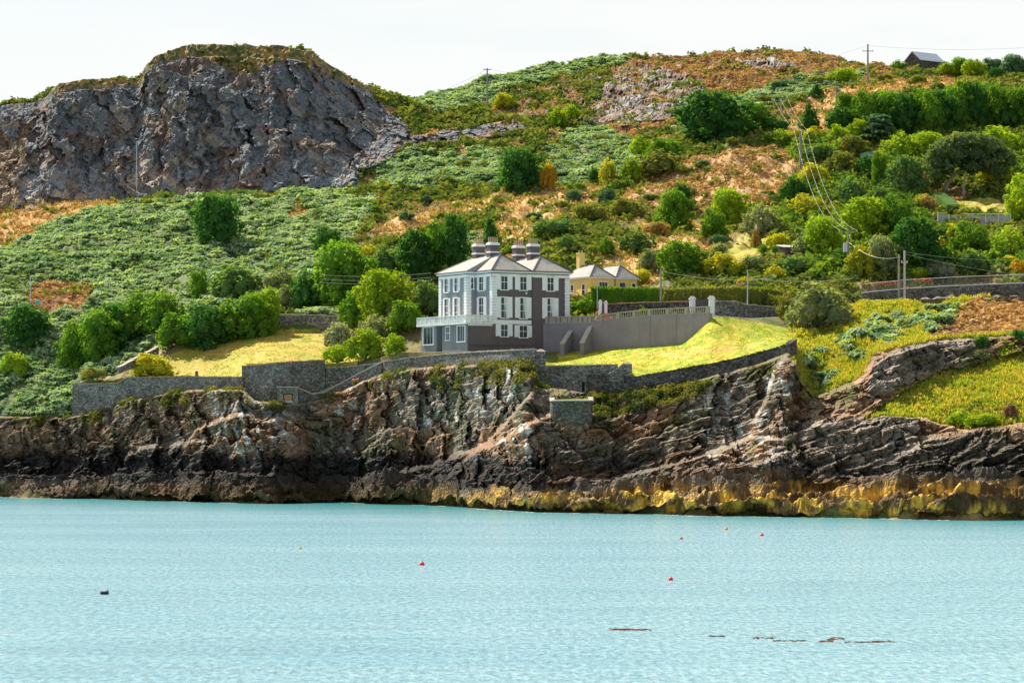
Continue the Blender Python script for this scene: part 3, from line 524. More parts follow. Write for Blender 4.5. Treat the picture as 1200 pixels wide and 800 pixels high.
T = [ # column, foot row, width px, height px, form, tint, label, category
 (27, 411, 56, 54, 'round', 'dk', 'dark rounded tree standing at the far left edge of the bracken slope', 'tree'),
 (17, 443, 36, 33, 'bush', 'br', 'bright green bush just below the dark rounded tree at the far left', 'bush'),
 (88, 436, 52, 62, 'round', 'md', 'lowest tree at the left end of the slanting thicket above the sea wall', 'tree'),
 (112, 426, 56, 66, 'round', 'md', 'second tree from the left in the slanting thicket above the sea wall', 'tree'),
 (138, 415, 60, 62, 'round', 'dk', 'dark full tree in the middle of the slanting thicket above the sea wall', 'tree'),
 (164, 402, 58, 60, 'bush', 'md', 'fourth tree from the left in the slanting thicket above the sea wall', 'tree'),
 (190, 392, 52, 52, 'bush', 'md', 'uppermost tree of the slanting thicket, where it meets the field trees', 'tree'),
 (212, 410, 56, 46, 'bush', 'md', 'leftmost spreading tree along the top edge of the yellow field', 'tree'),
 (240, 410, 58, 56, 'round', 'dk', 'second tree from the left along the top edge of the yellow field', 'tree'),
 (268, 402, 56, 54, 'bush', 'md', 'middle tree along the top edge of the yellow field', 'tree'),
 (293, 397, 50, 56, 'round', 'md', 'fourth tree along the top edge of the yellow field', 'tree'),
 (314, 391, 38, 56, 'tall', 'br', 'bright topped tree touching the left end of the field wall', 'tree'),
 (235, 351, 24, 37, 'tall', 'md', 'small upright tree rising behind the field trees, left of the pale bushy tree', 'tree'),
 (275, 350, 60, 42, 'bush', 'gr', 'pale bushy tree standing behind the field trees on the bracken slope', 'tree'),
 (326, 345, 40, 30, 'low', 'gy', 'greyish low bush left of the big dark tree above the field wall', 'bush'),
 (338, 366, 36, 34, 'bush', 'gy', 'grey green bush directly behind the left end of the field wall', 'bush'),
 (251, 284, 60, 60, 'round', 'dk', 'lone dark tree in the middle of the bracken slope below the crag', 'tree'),
 (383, 300, 38, 36, 'round', 'dk', 'small dark tree rising behind the big tree above the field wall', 'tree'),
 (397, 366, 84, 88, 'round', 'md', 'biggest broad tree above the field wall, left of the villa', 'tree'),
 (358, 366, 40, 52, 'bush', 'dk', 'dark spreading bush behind the field wall beside the walker', 'bush'),
 (418, 384, 44, 46, 'bush', 'md', 'bright edged tree covering the right end of the field wall', 'tree'),
 (448, 380, 70, 66, 'round', 'br', 'bright green leafy tree just left of the villa terrace', 'tree'),
 (478, 392, 44, 42, 'bush', 'md', 'green shrub tucked against the left end of the villa terrace', 'bush'),
 (464, 378, 24, 25, 'low', 'sv', 'silvery leaved shrub below the bright tree left of the villa', 'bush'),
 (440, 400, 44, 32, 'bush', 'gy', 'grey green shrub behind the clipped garden hedge by the villa', 'bush'),
 (396, 410, 38, 34, 'bush', 'sv', 'silver grey rounded shrub at the right end of the yellow field', 'bush'),
 (499, 374, 40, 46, 'bush', 'gr', 'pale green shrub against the shaded left corner of the villa', 'bush'),
 (455, 330, 52, 44, 'bush', 'gr', 'light green bush on the slope between the big tree and the dark trees', 'bush'),
 (432, 312, 30, 24, 'low', 'yl', 'small yellow green bush above the big tree left of the villa', 'bush'),
 (490, 330, 46, 66, 'tall', 'dk', 'dark thin stemmed tree at the left of the group behind the villa', 'tree'),
 (512, 322, 46, 64, 'round', 'md', 'bright topped tree in the middle of the group behind the villa', 'tree'),
 (533, 318, 38, 70, 'tall', 'dk', 'dark tree at the right of the group directly behind the villa roof', 'tree'),
 (576, 290, 30, 37, 'cone', 'dk', 'small dark conifer showing just above the villa chimneys', 'conifer'),
 (611, 227, 60, 58, 'round', 'dk', 'big solitary dark round tree in the middle of the hill', 'tree'),
 (641, 222, 20, 32, 'bush', 'or', 'golden leaved small tree at the right side of the solitary round tree', 'tree'),
 (592, 131, 27, 20, 'bush', 'yl', 'rounded yellow green bush right of the skyline pole', 'bush'),
 (565, 133, 20, 9, 'low', 'br', 'tiny low bush at the foot of the skyline pole', 'bush'),
 (653, 151, 28, 27, 'bush', 'br', 'left one of two bright bushes below the upper rock face', 'bush'),
 (669, 144, 22, 23, 'bush', 'br', 'right one of two bright bushes below the upper rock face', 'bush'),
 (697, 216, 16, 19, 'bush', 'dk', 'small dark bush at the left of the trio right of the solitary tree', 'bush'),
 (713, 214, 22, 30, 'bush', 'yl', 'yellow green bush in the middle of the trio right of the solitary tree', 'bush'),
 (741, 215, 25, 31, 'bush', 'br', 'green bush at the right of the trio right of the solitary tree', 'bush'),
 (752, 185, 34, 26, 'low', 'br', 'bright green bush mound left below the great dark tree', 'bush'),
 (782, 189, 50, 30, 'bush', 'md', 'green bush mound directly beneath the left side of the great dark tree', 'bush'),
 (775, 210, 60, 34, 'bush', 'ol', 'dull olive bush mound on the left edge of the brown heath', 'bush'),
 (672, 237, 20, 16, 'low', 'bl', 'small blue green bush on the tan slope above the villa', 'bush'),
 (712, 243, 26, 22, 'bush', 'bl', 'dark blue green bush on the brow above the yellow cottage', 'bush'),
 (735, 258, 46, 27, 'bush', 'ol', 'olive bush with a yellow tip on the slope above the yellow cottage', 'bush'),
 (692, 262, 46, 24, 'low', 'ol', 'broad dull bush on the slope above the villa right chimneys', 'bush'),
 (650, 280, 54, 24, 'low', 'gr', 'pale green low bush just above the villa right chimneys', 'bush'),
 (666, 296, 26, 20, 'low', 'gr', 'small pale bush between the villa roof and the cottage chimney', 'bush'),
 (712, 300, 22, 24, 'bush', 'md', 'bright round bush on the slope above the cottage roof', 'bush'),
 (745, 300, 44, 30, 'bush', 'gr', 'grey green bush behind the right end of the cottage', 'bush'),
 (763, 320, 30, 30, 'bush', 'gy', 'greyish shrub beside the cottage garden, left of the wooden pole', 'bush'),
 (752, 334, 22, 20, 'low', 'yl', 'yellow green shrub at the right end of the cottage', 'bush'),
 (837, 167, 92, 65, 'round', 'dk', 'great dark round tree, the largest on the upper hill', 'tree'),
 (886, 150, 34, 34, 'round', 'md', 'smaller green tree at the right side of the great dark tree', 'tree'),
 (908, 153, 38, 18, 'low', 'dk', 'low dark bush between the small green tree and the bushy conifer', 'bush'),
 (949, 156, 36, 37, 'cone', 'dk', 'bushy dark conifer at the bottom of the orange grass patch', 'conifer'),
 (989, 101, 40, 23, 'low', 'br', 'broad green bush just left of the tall crossarm pole', 'bush'),
 (957, 116, 24, 17, 'cone', 'dk', 'small pointed dark bush above the orange grass patch', 'bush'),
 (920, 107, 42, 15, 'low', 'bl', 'dark low scrub bush on the edge of the upper heath', 'bush'),
 (962, 101, 34, 14, 'low', 'ol', 'dull low scrub bush beside the broad green bush on the heath', 'bush'),
 (1030, 172, 52, 44, 'cedar', 'bl', 'grey green layered cedar in front of the long conifer belt', 'conifer'),
 (1080, 158, 46, 37, 'cone', 'bl', 'blue grey conifer in front of the long conifer belt', 'conifer'),
 (1060, 192, 56, 38, 'bush', 'br', 'bright leaved tree behind the round clipped tree', 'tree'),
 (1092, 186, 50, 34, 'round', 'br', 'bright leaved tree between the clipped tree and the windswept pine', 'tree'),
 (1122, 178, 38, 24, 'bush', 'yl', 'yellow green tree top just left above the windswept pine', 'tree'),
 (1050, 194, 20, 19, 'ball', 'dk', 'small round ball shaped clipped tree right of the shed', 'tree'),
 (1030, 228, 22, 52, 'tall', 'md', 'narrow ivy clad upright tree right below the shed', 'tree'),
 (1064, 232, 50, 50, 'round', 'gr', 'full grey green tree below the round clipped tree', 'tree'),
 (1092, 226, 26, 40, 'tall', 'tn', 'brownish thin tree just left of the windswept pine', 'tree'),
 (1172, 186, 60, 40, 'bush', 'br', 'bright yellow green tree above the windswept pine at the right', 'tree'),
 (1168, 214, 40, 28, 'bush', 'yl', 'yellow leaved bush under the right side of the windswept pine', 'bush'),
 (1205, 262, 56, 60, 'round', 'br', 'bright tall tree cut by the right edge beside the garden lawn', 'tree'),
 (1006, 168, 34, 30, 'bush', 'br', 'bright tree at the left end of the conifer belt, above the shed', 'tree'),
 (1000, 190, 40, 32, 'round', 'ol', 'brown green tree just left of the cedar', 'tree'),
 (916, 172, 34, 20, 'low', 'br', 'bright low bush on the top edge of the brown heath', 'bush'),
 (934, 166, 22, 16, 'low', 'yl', 'yellow tipped bush left of the wire pole on the heath', 'bush'),
 (955, 168, 30, 20, 'low', 'yl', 'yellow green bush right of the wire pole on the heath', 'bush'),
 (984, 178, 34, 34, 'bush', 'br', 'bright bush below the orange grass patch', 'bush'),
 (962, 192, 46, 24, 'low', 'gr', 'pale scrub bush right of the wire pole foot', 'bush'),
 (1015, 210, 30, 30, 'bush', 'dk', 'dark bush right underneath the small shed', 'bush'),
 (988, 214, 50, 36, 'bush', 'ol', 'olive tree mound left below the small shed', 'tree'),
 (955, 222, 40, 32, 'bush', 'yl', 'yellow green bush at the right edge of the brown heath', 'bush'),
 (932, 246, 38, 40, 'round', 'dk', 'dark tree at the lower right corner of the brown heath', 'tree'),
 (1000, 242, 40, 34, 'bush', 'gr', 'pale tree between the olive mound and the big roadside trees', 'tree'),
 (1032, 246, 40, 28, 'bush', 'gr', 'grey green bush left of the sloping clipped hedge', 'bush'),
 (948, 262, 52, 34, 'round', 'yl', 'yellow green rounded tree left of the transformer pole', 'tree'),
 (1084, 250, 34, 22, 'low', 'tn', 'pinkish dry shrub at the left end of the garden fence', 'bush'),
 (968, 305, 56, 54, 'round', 'br', 'big bright tree just left of the transformer pole', 'tree'),
 (1020, 290, 66, 60, 'round', 'br', 'biggest bright tree right of the transformer pole', 'tree'),
 (1050, 282, 48, 52, 'round', 'md', 'mid green tree behind the biggest bright roadside tree', 'tree'),
 (1034, 328, 44, 54, 'round', 'gy', 'grey leaved round tree between the transformer pole and the road poles', 'tree'),
 (1080, 318, 66, 66, 'round', 'dk', 'large dark tree behind the two road poles', 'tree'),
 (1118, 300, 36, 40, 'bush', 'yl', 'yellow green tree below the garden fence', 'tree'),
 (1138, 302, 54, 44, 'round', 'md', 'dark green tree right of the yellow green one below the garden fence', 'tree'),
 (1184, 306, 46, 42, 'bush', 'br', 'light green bush mass near the right edge below the fence', 'bush'),
 (1010, 326, 36, 40, 'bush', 'yl', 'light yellow green shrub at the foot of the transformer pole', 'bush'),
 (1076, 328, 30, 14, 'ball', 'br', 'low round bright shrub behind the road railing', 'bush'),
 (1106, 330, 42, 25, 'low', 'sv', 'silvery shrub behind the road railing', 'bush'),
 (1144, 325, 42, 32, 'bush', 'gr', 'rounded grey green bush behind the road railing', 'bush'),
 (1172, 324, 22, 16, 'low', 'gy', 'small greyish shrub behind the right part of the railing', 'bush'),
 (1182, 316, 24, 18, 'low', 'yl', 'small yellowish shrub above the right part of the railing', 'bush'),
 (1196, 324, 24, 20, 'low', 'or', 'orange tinted shrub at the right edge behind the railing', 'bush'),
 (788, 273, 46, 54, 'round', 'md', 'tall leafy tree at the lower left corner of the brown heath', 'tree'),
 (802, 252, 28, 35, 'round', 'dk', 'darker tree right behind the leafy tree at the heath corner', 'tree'),
 (836, 280, 36, 38, 'round', 'md', 'dense green tree left of the little garden lawn', 'tree'),
 (858, 266, 50, 44, 'round', 'br', 'bright topped tree behind the white garden chairs', 'tree'),
 (896, 276, 50, 38, 'bush', 'gy', 'grey green spreading tree above the pampas clump', 'tree'),
 (770, 276, 34, 18, 'low', 'tn', 'tan bush left of the leafy tree at the heath corner', 'bush'),
 (798, 328, 60, 48, 'round', 'md', 'dark leafy tree just right of the wooden pole by the hedge', 'tree'),
 (846, 326, 50, 30, 'bush', 'yl', 'yellow green rounded shrub above the clipped roadside hedge', 'bush'),
 (842, 290, 22, 12, 'ball', 'bl', 'dark rounded little shrub at the edge of the garden lawn', 'bush'),
 (844, 300, 22, 14, 'low', 'gy', 'grey little shrub below the garden lawn edge', 'bush'),
 (884, 318, 34, 22, 'low', 'gy', 'pale flowering shrub below the garden lawn', 'bush'),
 (909, 332, 26, 22, 'low', 'yl', 'bright yellow shrub below the small stone outbuilding', 'bush'),
 (930, 324, 44, 26, 'low', 'gr', 'dark grey green bush behind the big olive bush', 'bush'),
 (942, 300, 30, 22, 'low', 'gy', 'pale shrub right of the small stone outbuilding', 'bush'),
 (912, 292, 30, 20, 'low', 'yl', 'pale yellow green shrub above the small stone outbuilding', 'bush'),
 (872, 338, 26, 12, 'low', 'yl', 'flowering shrub just above the clipped roadside hedge', 'bush'),
 (964, 390, 76, 62, 'bush', 'gy', 'big olive grey bush at the top of the grassy bank', 'bush'),
 (931, 376, 38, 40, 'bush', 'ol', 'dark olive bush at the left side of the big grey one', 'bush'),
 (907, 370, 22, 24, 'low', 'ol', 'small olive bush behind the right stone wall', 'bush'),
 (686, 372, 36, 22, 'low', 'md', 'dark green shrub beside the villa in front of the cottage hedge', 'bush'),
 (394, 429, 32, 25, 'low', 'br', 'lowest of the three garden bushes on the wall left of the villa', 'bush'),
 (428, 427, 48, 40, 'bush', 'br', 'big rounded garden bush on top of the wall left of the villa', 'bush'),
 (463, 421, 27, 25, 'round', 'br', 'small round garden bush nearest the villa terrace', 'bush'),
 (176, 441, 52, 28, 'bush', 'yl', 'bright yellow green bush on top of the left sea wall', 'bush'),
 (108, 449, 32, 14, 'low', 'ol', 'low olive bush on the left end of the sea wall', 'bush'),
 (1181, 420, 40, 23, 'bush', 'br', 'bright green bush on the headland near the right edge', 'bush'),
 (1148, 422, 30, 14, 'low', 'gy', 'grey green low bush left of the bright headland bush', 'bush'),
 (1150, 408, 22, 16, 'low', 'dk', 'dark bush on the burnt strip of the headland', 'bush'),
 (1194, 398, 18, 14, 'low', 'dk', 'dark bush at the right edge above the bright headland bush', 'bush'),
 (1128, 500, 34, 20, 'low', 'br', 'bright green bush at the foot of the headland grass', 'bush'),
 (1155, 501, 40, 18, 'low', 'br', 'bright green bush in the middle of the foot of the headland grass', 'bush'),
 (1184, 492, 18, 20, 'bush', 'pu', 'purple brown bush at the foot of the headland grass', 'bush'),
 (1075, 374, 8, 12, 'tall', 'ol', 'tiny upright bush in front of the lower roadside wall', 'bush'),
 (1054, 83, 20, 13, 'low', 'md', 'small dark bush on the skyline left of the barn', 'bush'),
 (1112, 90, 26, 18, 'bush', 'br', 'bright bush at the right end of the barn', 'bush'),
 (1127, 92, 28, 24, 'round', 'md', 'rounded tree right of the barn, first of the skyline group', 'tree'),
 (1142, 94, 30, 24, 'round', 'br', 'bright rounded tree, second of the skyline group', 'tree'),
 (1168, 95, 16, 14, 'ball', 'dk', 'small dark round bush in front of the skyline trees', 'bush'),
 (1166, 88, 34, 22, 'round', 'bl', 'bluish tree on the skyline right of the bright group', 'tree'),
 (1190, 90, 36, 28, 'round', 'bl', 'bluish tree at the right end of the skyline', 'tree'),
 (1153, 104, 18, 8, 'low', 'br', 'low green bush in front of the far conifer belt', 'bush')]
for r_ in T: tree(*r_)
# long conifer belt: one crown after the other
for i, px in enumerate(np.arange(988, 1262, 13.0)):
    top = np.interp(px, [985, 1000, 1030, 1060, 1100, 1130, 1200, 1260], [132, 114, 106, 107, 107, 99, 97, 96])+rs.uniform(-2, 3)
    tree(px, top+52+rs.uniform(-2, 4) if px > 1010 else top+38, 38+rs.uniform(-6, 10), (54 if px > 1010 else 40)+rs.uniform(-6, 7), ('round', 'tall', 'round', 'bush')[i % 4], 'md' if i % 3 else 'dk', 'dark conifer standing in the long dense belt on the upper right slope', 'conifer', group='conifers of the long belt', sink=0)
rows2 = [(700, 168), (716, 190), (720, 228), (560, 188), (590, 184), (540, 200), (625, 262), (604, 300), (628, 290), (655, 246), (800, 205), (820, 198), (735, 222), (765, 236), (790, 300), (815, 300), (480, 262), (440, 252), (424, 248), (900, 120), (860, 172), (745, 200), (980, 215), (940, 212), (600, 210), (520, 215), (500, 240), (680, 225), (1000, 96), (1040, 97), (1080, 99)]
for i, (px, py) in enumerate(rows2):
    tree(px+rs.uniform(-4, 4), py, rs.uniform(14, 26), rs.uniform(9, 14), 'low', ['ol', 'bl', 'md', 'gr', 'ol'][i % 5], 'small scrubby gorse bush scattered on the open slopes between the larger trees', 'bush', 'gorse_bush', group='scattered gorse bushes')
# ---- ground cover
def scatter(name, mask, n, tmpl, size, seed, mat, label, cat, sq=(1, 1), attr=None, sinkf=.1):
    r = np.random.RandomState(seed); a = np.zeros(TX.shape)
    dy = np.hypot(TY[1:, :-1]-TY[:-1, :-1], TZ[1:, :-1]-TZ[:-1, :-1]); dx = TX[:-1, 1:]-TX[:-1, :-1]
    a[:-1, :-1] = np.abs(dy*dx)*mask[:-1, :-1]; p = a.ravel(); p = p/p.sum(); k = r.choice(p.size, n, p=p); i, j = np.divmod(k, NC)
    u, v = r.rand(n), r.rand(n)
    P = np.stack([A[i, j]*(1-u)*(1-v)+A[i+1, j]*u*(1-v)+A[i, j+1]*(1-u)*v+A[i+1, j+1]*u*v for A in (TX, TY, TZ)], -1)
    s = size[0]+(size[1]-size[0])*r.rand(n)**1.5; th = r.rand(n)*6.283; hz = s*(sq[0]+(sq[1]-sq[0])*r.rand(n)); P[:, 2] -= sinkf*hz
    Tm = np.array(tmpl, float); m_ = Tm.reshape(-1, 3); c, sn = np.cos(th)[:, None], np.sin(th)[:, None]
    X = (m_[:, 0]*c-m_[:, 1]*sn)*s[:, None]; Y_ = (m_[:, 0]*sn+m_[:, 1]*c)*s[:, None]; Z_ = m_[:, 2]*hz[:, None]
    V = np.stack([X, Y_, Z_], -1)+P[:, None, :]; V = V+(r.rand(*V.shape)-.5)*.12*s[:, None, None]
    F = np.arange(V.shape[0]*V.shape[1]).reshape(-1, 4)
    return tag(npmesh(name, V.reshape(-1, 3), F, mat), label, cat, kind='stuff')
def t_frond(n=8, seed=1):
    r = np.random.RandomState(seed); q = []
    for i in range(n):
        a = 6.283*i/n+r.rand()*.6; c, s = math.cos(a), math.sin(a); w_ = .16; o = .05; L1, L2 = .30, .62; h1, h2 = .62+.2*r.rand(), .60*r.rand()+.25
        q.append([(c*o+s*w_, s*o-c*w_, .35), (c*L1+s*w_, s*L1-c*w_, h1), (c*L1-s*w_, s*L1+c*w_, h1), (c*o-s*w_, s*o+c*w_, .35)])
        q.append([(c*L1+s*w_, s*L1-c*w_, h1), (c*L2+s*.04, s*L2-c*.04, h2), (c*L2-s*.04, s*L2+c*.04, h2), (c*L1-s*w_, s*L1+c*w_, h1)])
    return q
def t_dome(n=20, seed=1, ls=.2):
    r = np.random.RandomState(seed); q = []
    for i in range(n):
        d = r.normal(size=3); d[2] = abs(d[2]); d /= np.linalg.norm(d); p = d*np.array([.5, .5, .8])*(.75+.3*r.rand()); nn = d+r.normal(size=3)*.6; nn /= np.linalg.norm(nn); a = np.cross(nn, r.normal(size=3)); a /= np.linalg.norm(a); b = np.cross(nn, a); s = ls*(.7+.6*r.rand())
        q.append([p-a*s, p-b*s*.7, p+a*s, p+b*s*.7])
    return q
def t_grass(n=5, seed=1):
    r = np.random.RandomState(seed); q = []
    for i in range(n):
        a = r.rand()*6.28; c, s = math.cos(a), math.sin(a); b = a+1.6+r.rand(); l = .25+.3*r.rand(); w_ = .09; x, y = .15*math.cos(b), .15*math.sin(b)
        q.append([(x-s*w_, y+c*w_, 0), (x+s*w_, y-c*w_, 0), (x+c*l+s*.03, y+s*l-c*.03, .8+.3*r.rand()), (x+c*l-s*.03, y+s*l+c*.03, .8+.3*r.rand())])
    return q
vis = (ppx > -40) & (ppx < 1240)
BRK = leaf_mat('bracken_fronds', False, (.19, .31, .15), (.42, .52, .33), .25, .3)
nb_ = fbm(TX/7, TY/7, TZ/7, 4, 131)
scatter('undergrowth', ((ri > iH2+4) & (ri < iM) & ~glawn & (nb_ > .34) & inpoly(PXc, PYc, [(885, 158), (935, 172), (1000, 150), (1240, 160), (1240, 318), (1000, 330), (905, 330), (930, 300), (905, 262), (935, 235), (925, 180)]) & ~((PXc > 1078) & (PYc > 218) & (PYc < 290)) & ~((PXc > 998) & (PXc < 1036) & (PYc > 178) & (PYc < 206)) & ~((PXc > 900) & (PXc < 950) & (PYc > 280) & (PYc < 318)))*1.0, 1500, t_dome(46, 9, .13), (2.2, 5.0), 31, leaf_mat('undergrowth_leaves', False, (.055, .13, .03), (.20, .28, .04), .2, .38), 'dense leafy undergrowth filling the gaps between the trees on the right slope', 'undergrowth', (.5, .95))
nbb = fbm(TX/5, TY/7, TZ*0, 3, 161); bracken = bracken & ((PXc < 880) | (ri > iH2) | (fbm(TX/2.2, TY/3, TZ*0, 3, 163) > .50))
scatter('tall_bracken', bracken*vis*~rust*(nbb > .52)*1.0, 3500, t_frond(9, 4), (1.5, 2.6), 21, BRK, 'taller drifts of pale bracken standing above the rest of the slope', 'bracken', (.55, .8))
scatter('bracken', bracken*vis*~rust*(.25+.75*(nbb > .42)), 34000, t_frond(), (.6, 1.5), 1, BRK, 'pale green bracken covering the slopes below the crag and on the headland', 'bracken', (.7, 1.1))
gpatch = hill & ~crag & ~glawn
mixm = np.where(bracken, (nb_ > .62)*.22, (nb_ > .45)*1.0)*gpatch*vis*np.where(dry, .06, 1)*np.where(heath | tanp | topheath, .07, 1.0)*np.where((PXc > 655) & (PXc < 790) & (PYc > 316) & (PYc < 360), 0, 1)*np.where(crag, 0, 1)*np.where(r2, .6, 1)
scatter('gorse_scrub', mixm, 36000, t_dome(13, 1, .26), (.7, 2.6), 2, leaf_mat('gorse', False, (.07, .13, .03), (.25, .27, .06), .3, .25), 'dark green and olive scrub spread over the open hillside', 'scrub', (.6, 1.0))
scatter('heather', ((heath & (nb_ > .44)) | (hb & ~bracken) | (topheath & ~rockup) | rust | ((nb_ > .38) & (nb_ < .42) & gpatch & ~bracken))*vis*1.0, 18000, t_dome(10, 3, .26), (.5, 1.4), 3, leaf_mat('heather_twigs', False, (.28, .15, .065), (.60, .40, .19), .9, .2), 'brown and rusty heather covering the dry upper slopes', 'heather', (.5, .9))
scatter('dry_grass', ((dry | tanp | ((nb_ < .42) & gpatch & ~bracken)) & ~hb)*1.0*vis, 16000, t_grass(), (.5, 1.0), 4, leaf_mat('dry_stalks', False, (.38, .24, .09), (.50, .38, .16), .5, .3), 'straw coloured dry grass between the hillside bushes', 'grass', (.7, 1.1))
scatter('headland_grass', ((grassR | bank | ((ri > iE2) & (ri < iH2-8) & (PXc+jx*.6 > 930) & ~bracken)) & ~hb)*1.0*vis, 16000, t_grass(6, 3), (.4, .9), 5, leaf_mat('long_grass', False, (.54, .45, .09), (.30, .38, .05), .45, .35), 'long yellow green grass on the headland and the roadside bank', 'grass', (.6, 1.0))
scatter('lawn_tufts', (lawnL | lawnR)*(fbm(TX/1.5, TY/1.5, TZ*0, 3, 171) > .52)*vis*1.0, 9000, t_grass(4, 7), (.12, .28), 22, leaf_mat('lawn_blades', False, (.27, .36, .025), (.42, .40, .05), .6, .35), 'short uneven grass tufts on the two lawns', 'grass', (.5, .9))
bs = reg([(1085, 500), (1100, 480), (1160, 470), (1200, 470), (1200, 492), (1130, 504)], .6)
ld = ((ri > iE2-40) & (ri < iE2-1) & cliff & (PXc < 905) & (fbm(TX/3.5, TY/3.5, TZ/3.5, 4, 137) > .57) & (PYc < 500)) | (grassR & bs) | ((ri < iE2) & reg([(690, 462), (750, 455), (830, 450), (800, 470), (720, 488), (700, 490)], .3)) | ((ri<=iE2) & cliff & reg([(560,418),(625,424),(624,436),(560,432)],.3))
scatter('cliff_plants', ld*vis*1.0, 3200, t_dome(16, 4, .2), (.4, 1.1), 6, leaf_mat('ledge_plants', False, (.07, .12, .03), (.25, .22, .05), .5, .3), 'tufts of green and rusty plants growing on the sea cliff ledges', 'plants', (.5, .9))
# ------------------------------------------------------------------ buildings
def stone_mat(name, c1, c2, sc=2.6):
    k = N(name); v = k.geo((1, 1, 1.5)); vo = k.n('ShaderNodeTexVoronoi'); vo.inputs['Scale'].default_value = sc; k.l(v, vo.inputs['Vector'])
    ve = k.n('ShaderNodeTexVoronoi'); ve.feature = 'DISTANCE_TO_EDGE'; ve.inputs['Scale'].default_value = sc; k.l(v, ve.inputs['Vector'])
    sp = k.n('ShaderNodeSeparateColor'); k.l(vo.outputs['Color'], sp.inputs[0]); n = k.noise(v, .35, 5)
    c = k.mix(sp.outputs[0], c1, c2); c = k.mix(k.rng(n, .35, .65), c, k.mix(1, c, (.6, .62, .55), 'MULTIPLY'))
    c = k.mix(k.rng(ve.outputs[0], 0, .10), k.mix(1, c, (.3, .3, .3), 'MULTIPLY'), c); k.col(c); k.bump(k.rng(ve.outputs[0], 0, .15), .9, .08); k.b.inputs['Roughness'].default_value = .9; k.b.inputs['Specular IOR Level'].default_value = .15; return k.m
STONE = stone_mat('rubble_stone', (.15, .15, .145), (.46, .43, .38)); STONED = stone_mat('dark_rubble_stone', (.07, .065, .065), (.24, .22, .20)); STONER = stone_mat('reddish_rubble_stone', (.16, .11, .09), (.36, .27, .22))
COPE = plain('coping_stone', (.42, .38, .31), .9, .35, 4); COPT = plain('mossy_coping', (.40, .28, .15), .9, .4, 3)
def render_mat(name, c, st=.35):
    k = N(name); a = k.noise(k.geo((.8, .8, .15)), .9, 6, .65); b = k.noise(k.geo(), .35, 5); d = k.noise(k.geo(), 6, 3)
    q = k.mix(k.rng(a, .42, .68, 0, st), c, tuple(x*.45 for x in c)); q = k.mix(k.rng(b, .4, .7), q, k.mix(1, q, (1.25, 1.22, 1.15), 'MULTIPLY')); k.col(q); k.b.inputs['Roughness'].default_value = .85; k.b.inputs['Specular IOR Level'].default_value = .2; k.bump(d, .3, .02); return k.m
BROWN = render_mat('mauve_brown_render', (.135, .113, .113), .25); SKYP = render_mat('sky_tinted_render', (.21, .235, .255), .2); RETP = render_mat('grey_render', (.25, .225, .245), .25)  # left villa walls: same mauve render, bluish skylight put into its colour
WHITE = plain('white_paint', (.80, .81, .80), .55, .04, 2); WHITED = plain('worn_white_paint', (.70, .69, .66), .7, .12, 2); YEL = plain('yellow_render', (.82, .60, .20), .85, .08, .8)
GLASSD = plain('dark_glass', (.035, .045, .055), .08, .3, 1.2); CURT = plain('curtain_cloth', (.62, .64, .62), .8, .1, 3); POT = plain('clay_pots', (.50, .34, .20), .9, .25, 6)
LEADM = plain('dark_lead', (.09, .085, .09), .6, .1, 3); BALM = plain('weathered_balustrade_stone', (.36, .33, .27), .9, .25, 3); BLUE = plain('blue_paint', (.03, .08, .22), .5, .05, 3)
WOODM = plain('weathered_pole_wood', (.30, .27, .24), .85, .25, 4); GRAVEL = plain('terrace_paving', (.45, .43, .40), .9, .1, 3); METAL = plain('galvanised_metal', (.5, .52, .54), .45, .1, 4, .3)
def slate_roof_mat():
    k = N('roof_slates'); v = k.geo((1.4, 1.4, 4.2)); vo = k.n('ShaderNodeTexVoronoi'); vo.inputs['Scale'].default_value = 2.2; k.l(v, vo.inputs['Vector']); sp = k.n('ShaderNodeSeparateColor'); k.l(vo.outputs['Color'], sp.inputs[0])
    n = k.noise(k.geo(), .5, 5); c = k.mix(sp.outputs[0], (.24, .23, .22), (.37, .355, .34)); c = k.mix(k.rng(n, .4, .65), c, (.38, .345, .29)); k.col(c); k.b.inputs['Roughness'].default_value = .8; k.b.inputs['Specular IOR Level'].default_value = .15; k.bump(vo.outputs['Distance'], .3, .03); return k.m
SLATE = slate_roof_mat()
def frosted():
    k = N('terrace_glass'); k.t.nodes.remove(k.b); d = k.n('ShaderNodeBsdfDiffuse'); d.inputs[0].default_value = (.62, .66, .64, 1); t = k.n('ShaderNodeBsdfTransparent'); m = k.n('ShaderNodeMixShader'); m.inputs[0].default_value = .45
    k.l(d.outputs[0], m.inputs[1]); k.l(t.outputs[0], m.inputs[2]); k.l(m.outputs[0], k.out.inputs[0]); return k.m
FROST = frosted()
def frameM(o, d, u):
    """local axes: x along wall u, y outwards, z up"""
    u = Vector((u[0], u[1], 0)).normalized(); n = Vector((d[0], d[1], 0)).normalized(); return Matrix(((u.x, n.x, 0, o[0]), (u.y, n.y, 0, o[1]), (0, 0, 1, o[2]), (0, 0, 0, 1)))
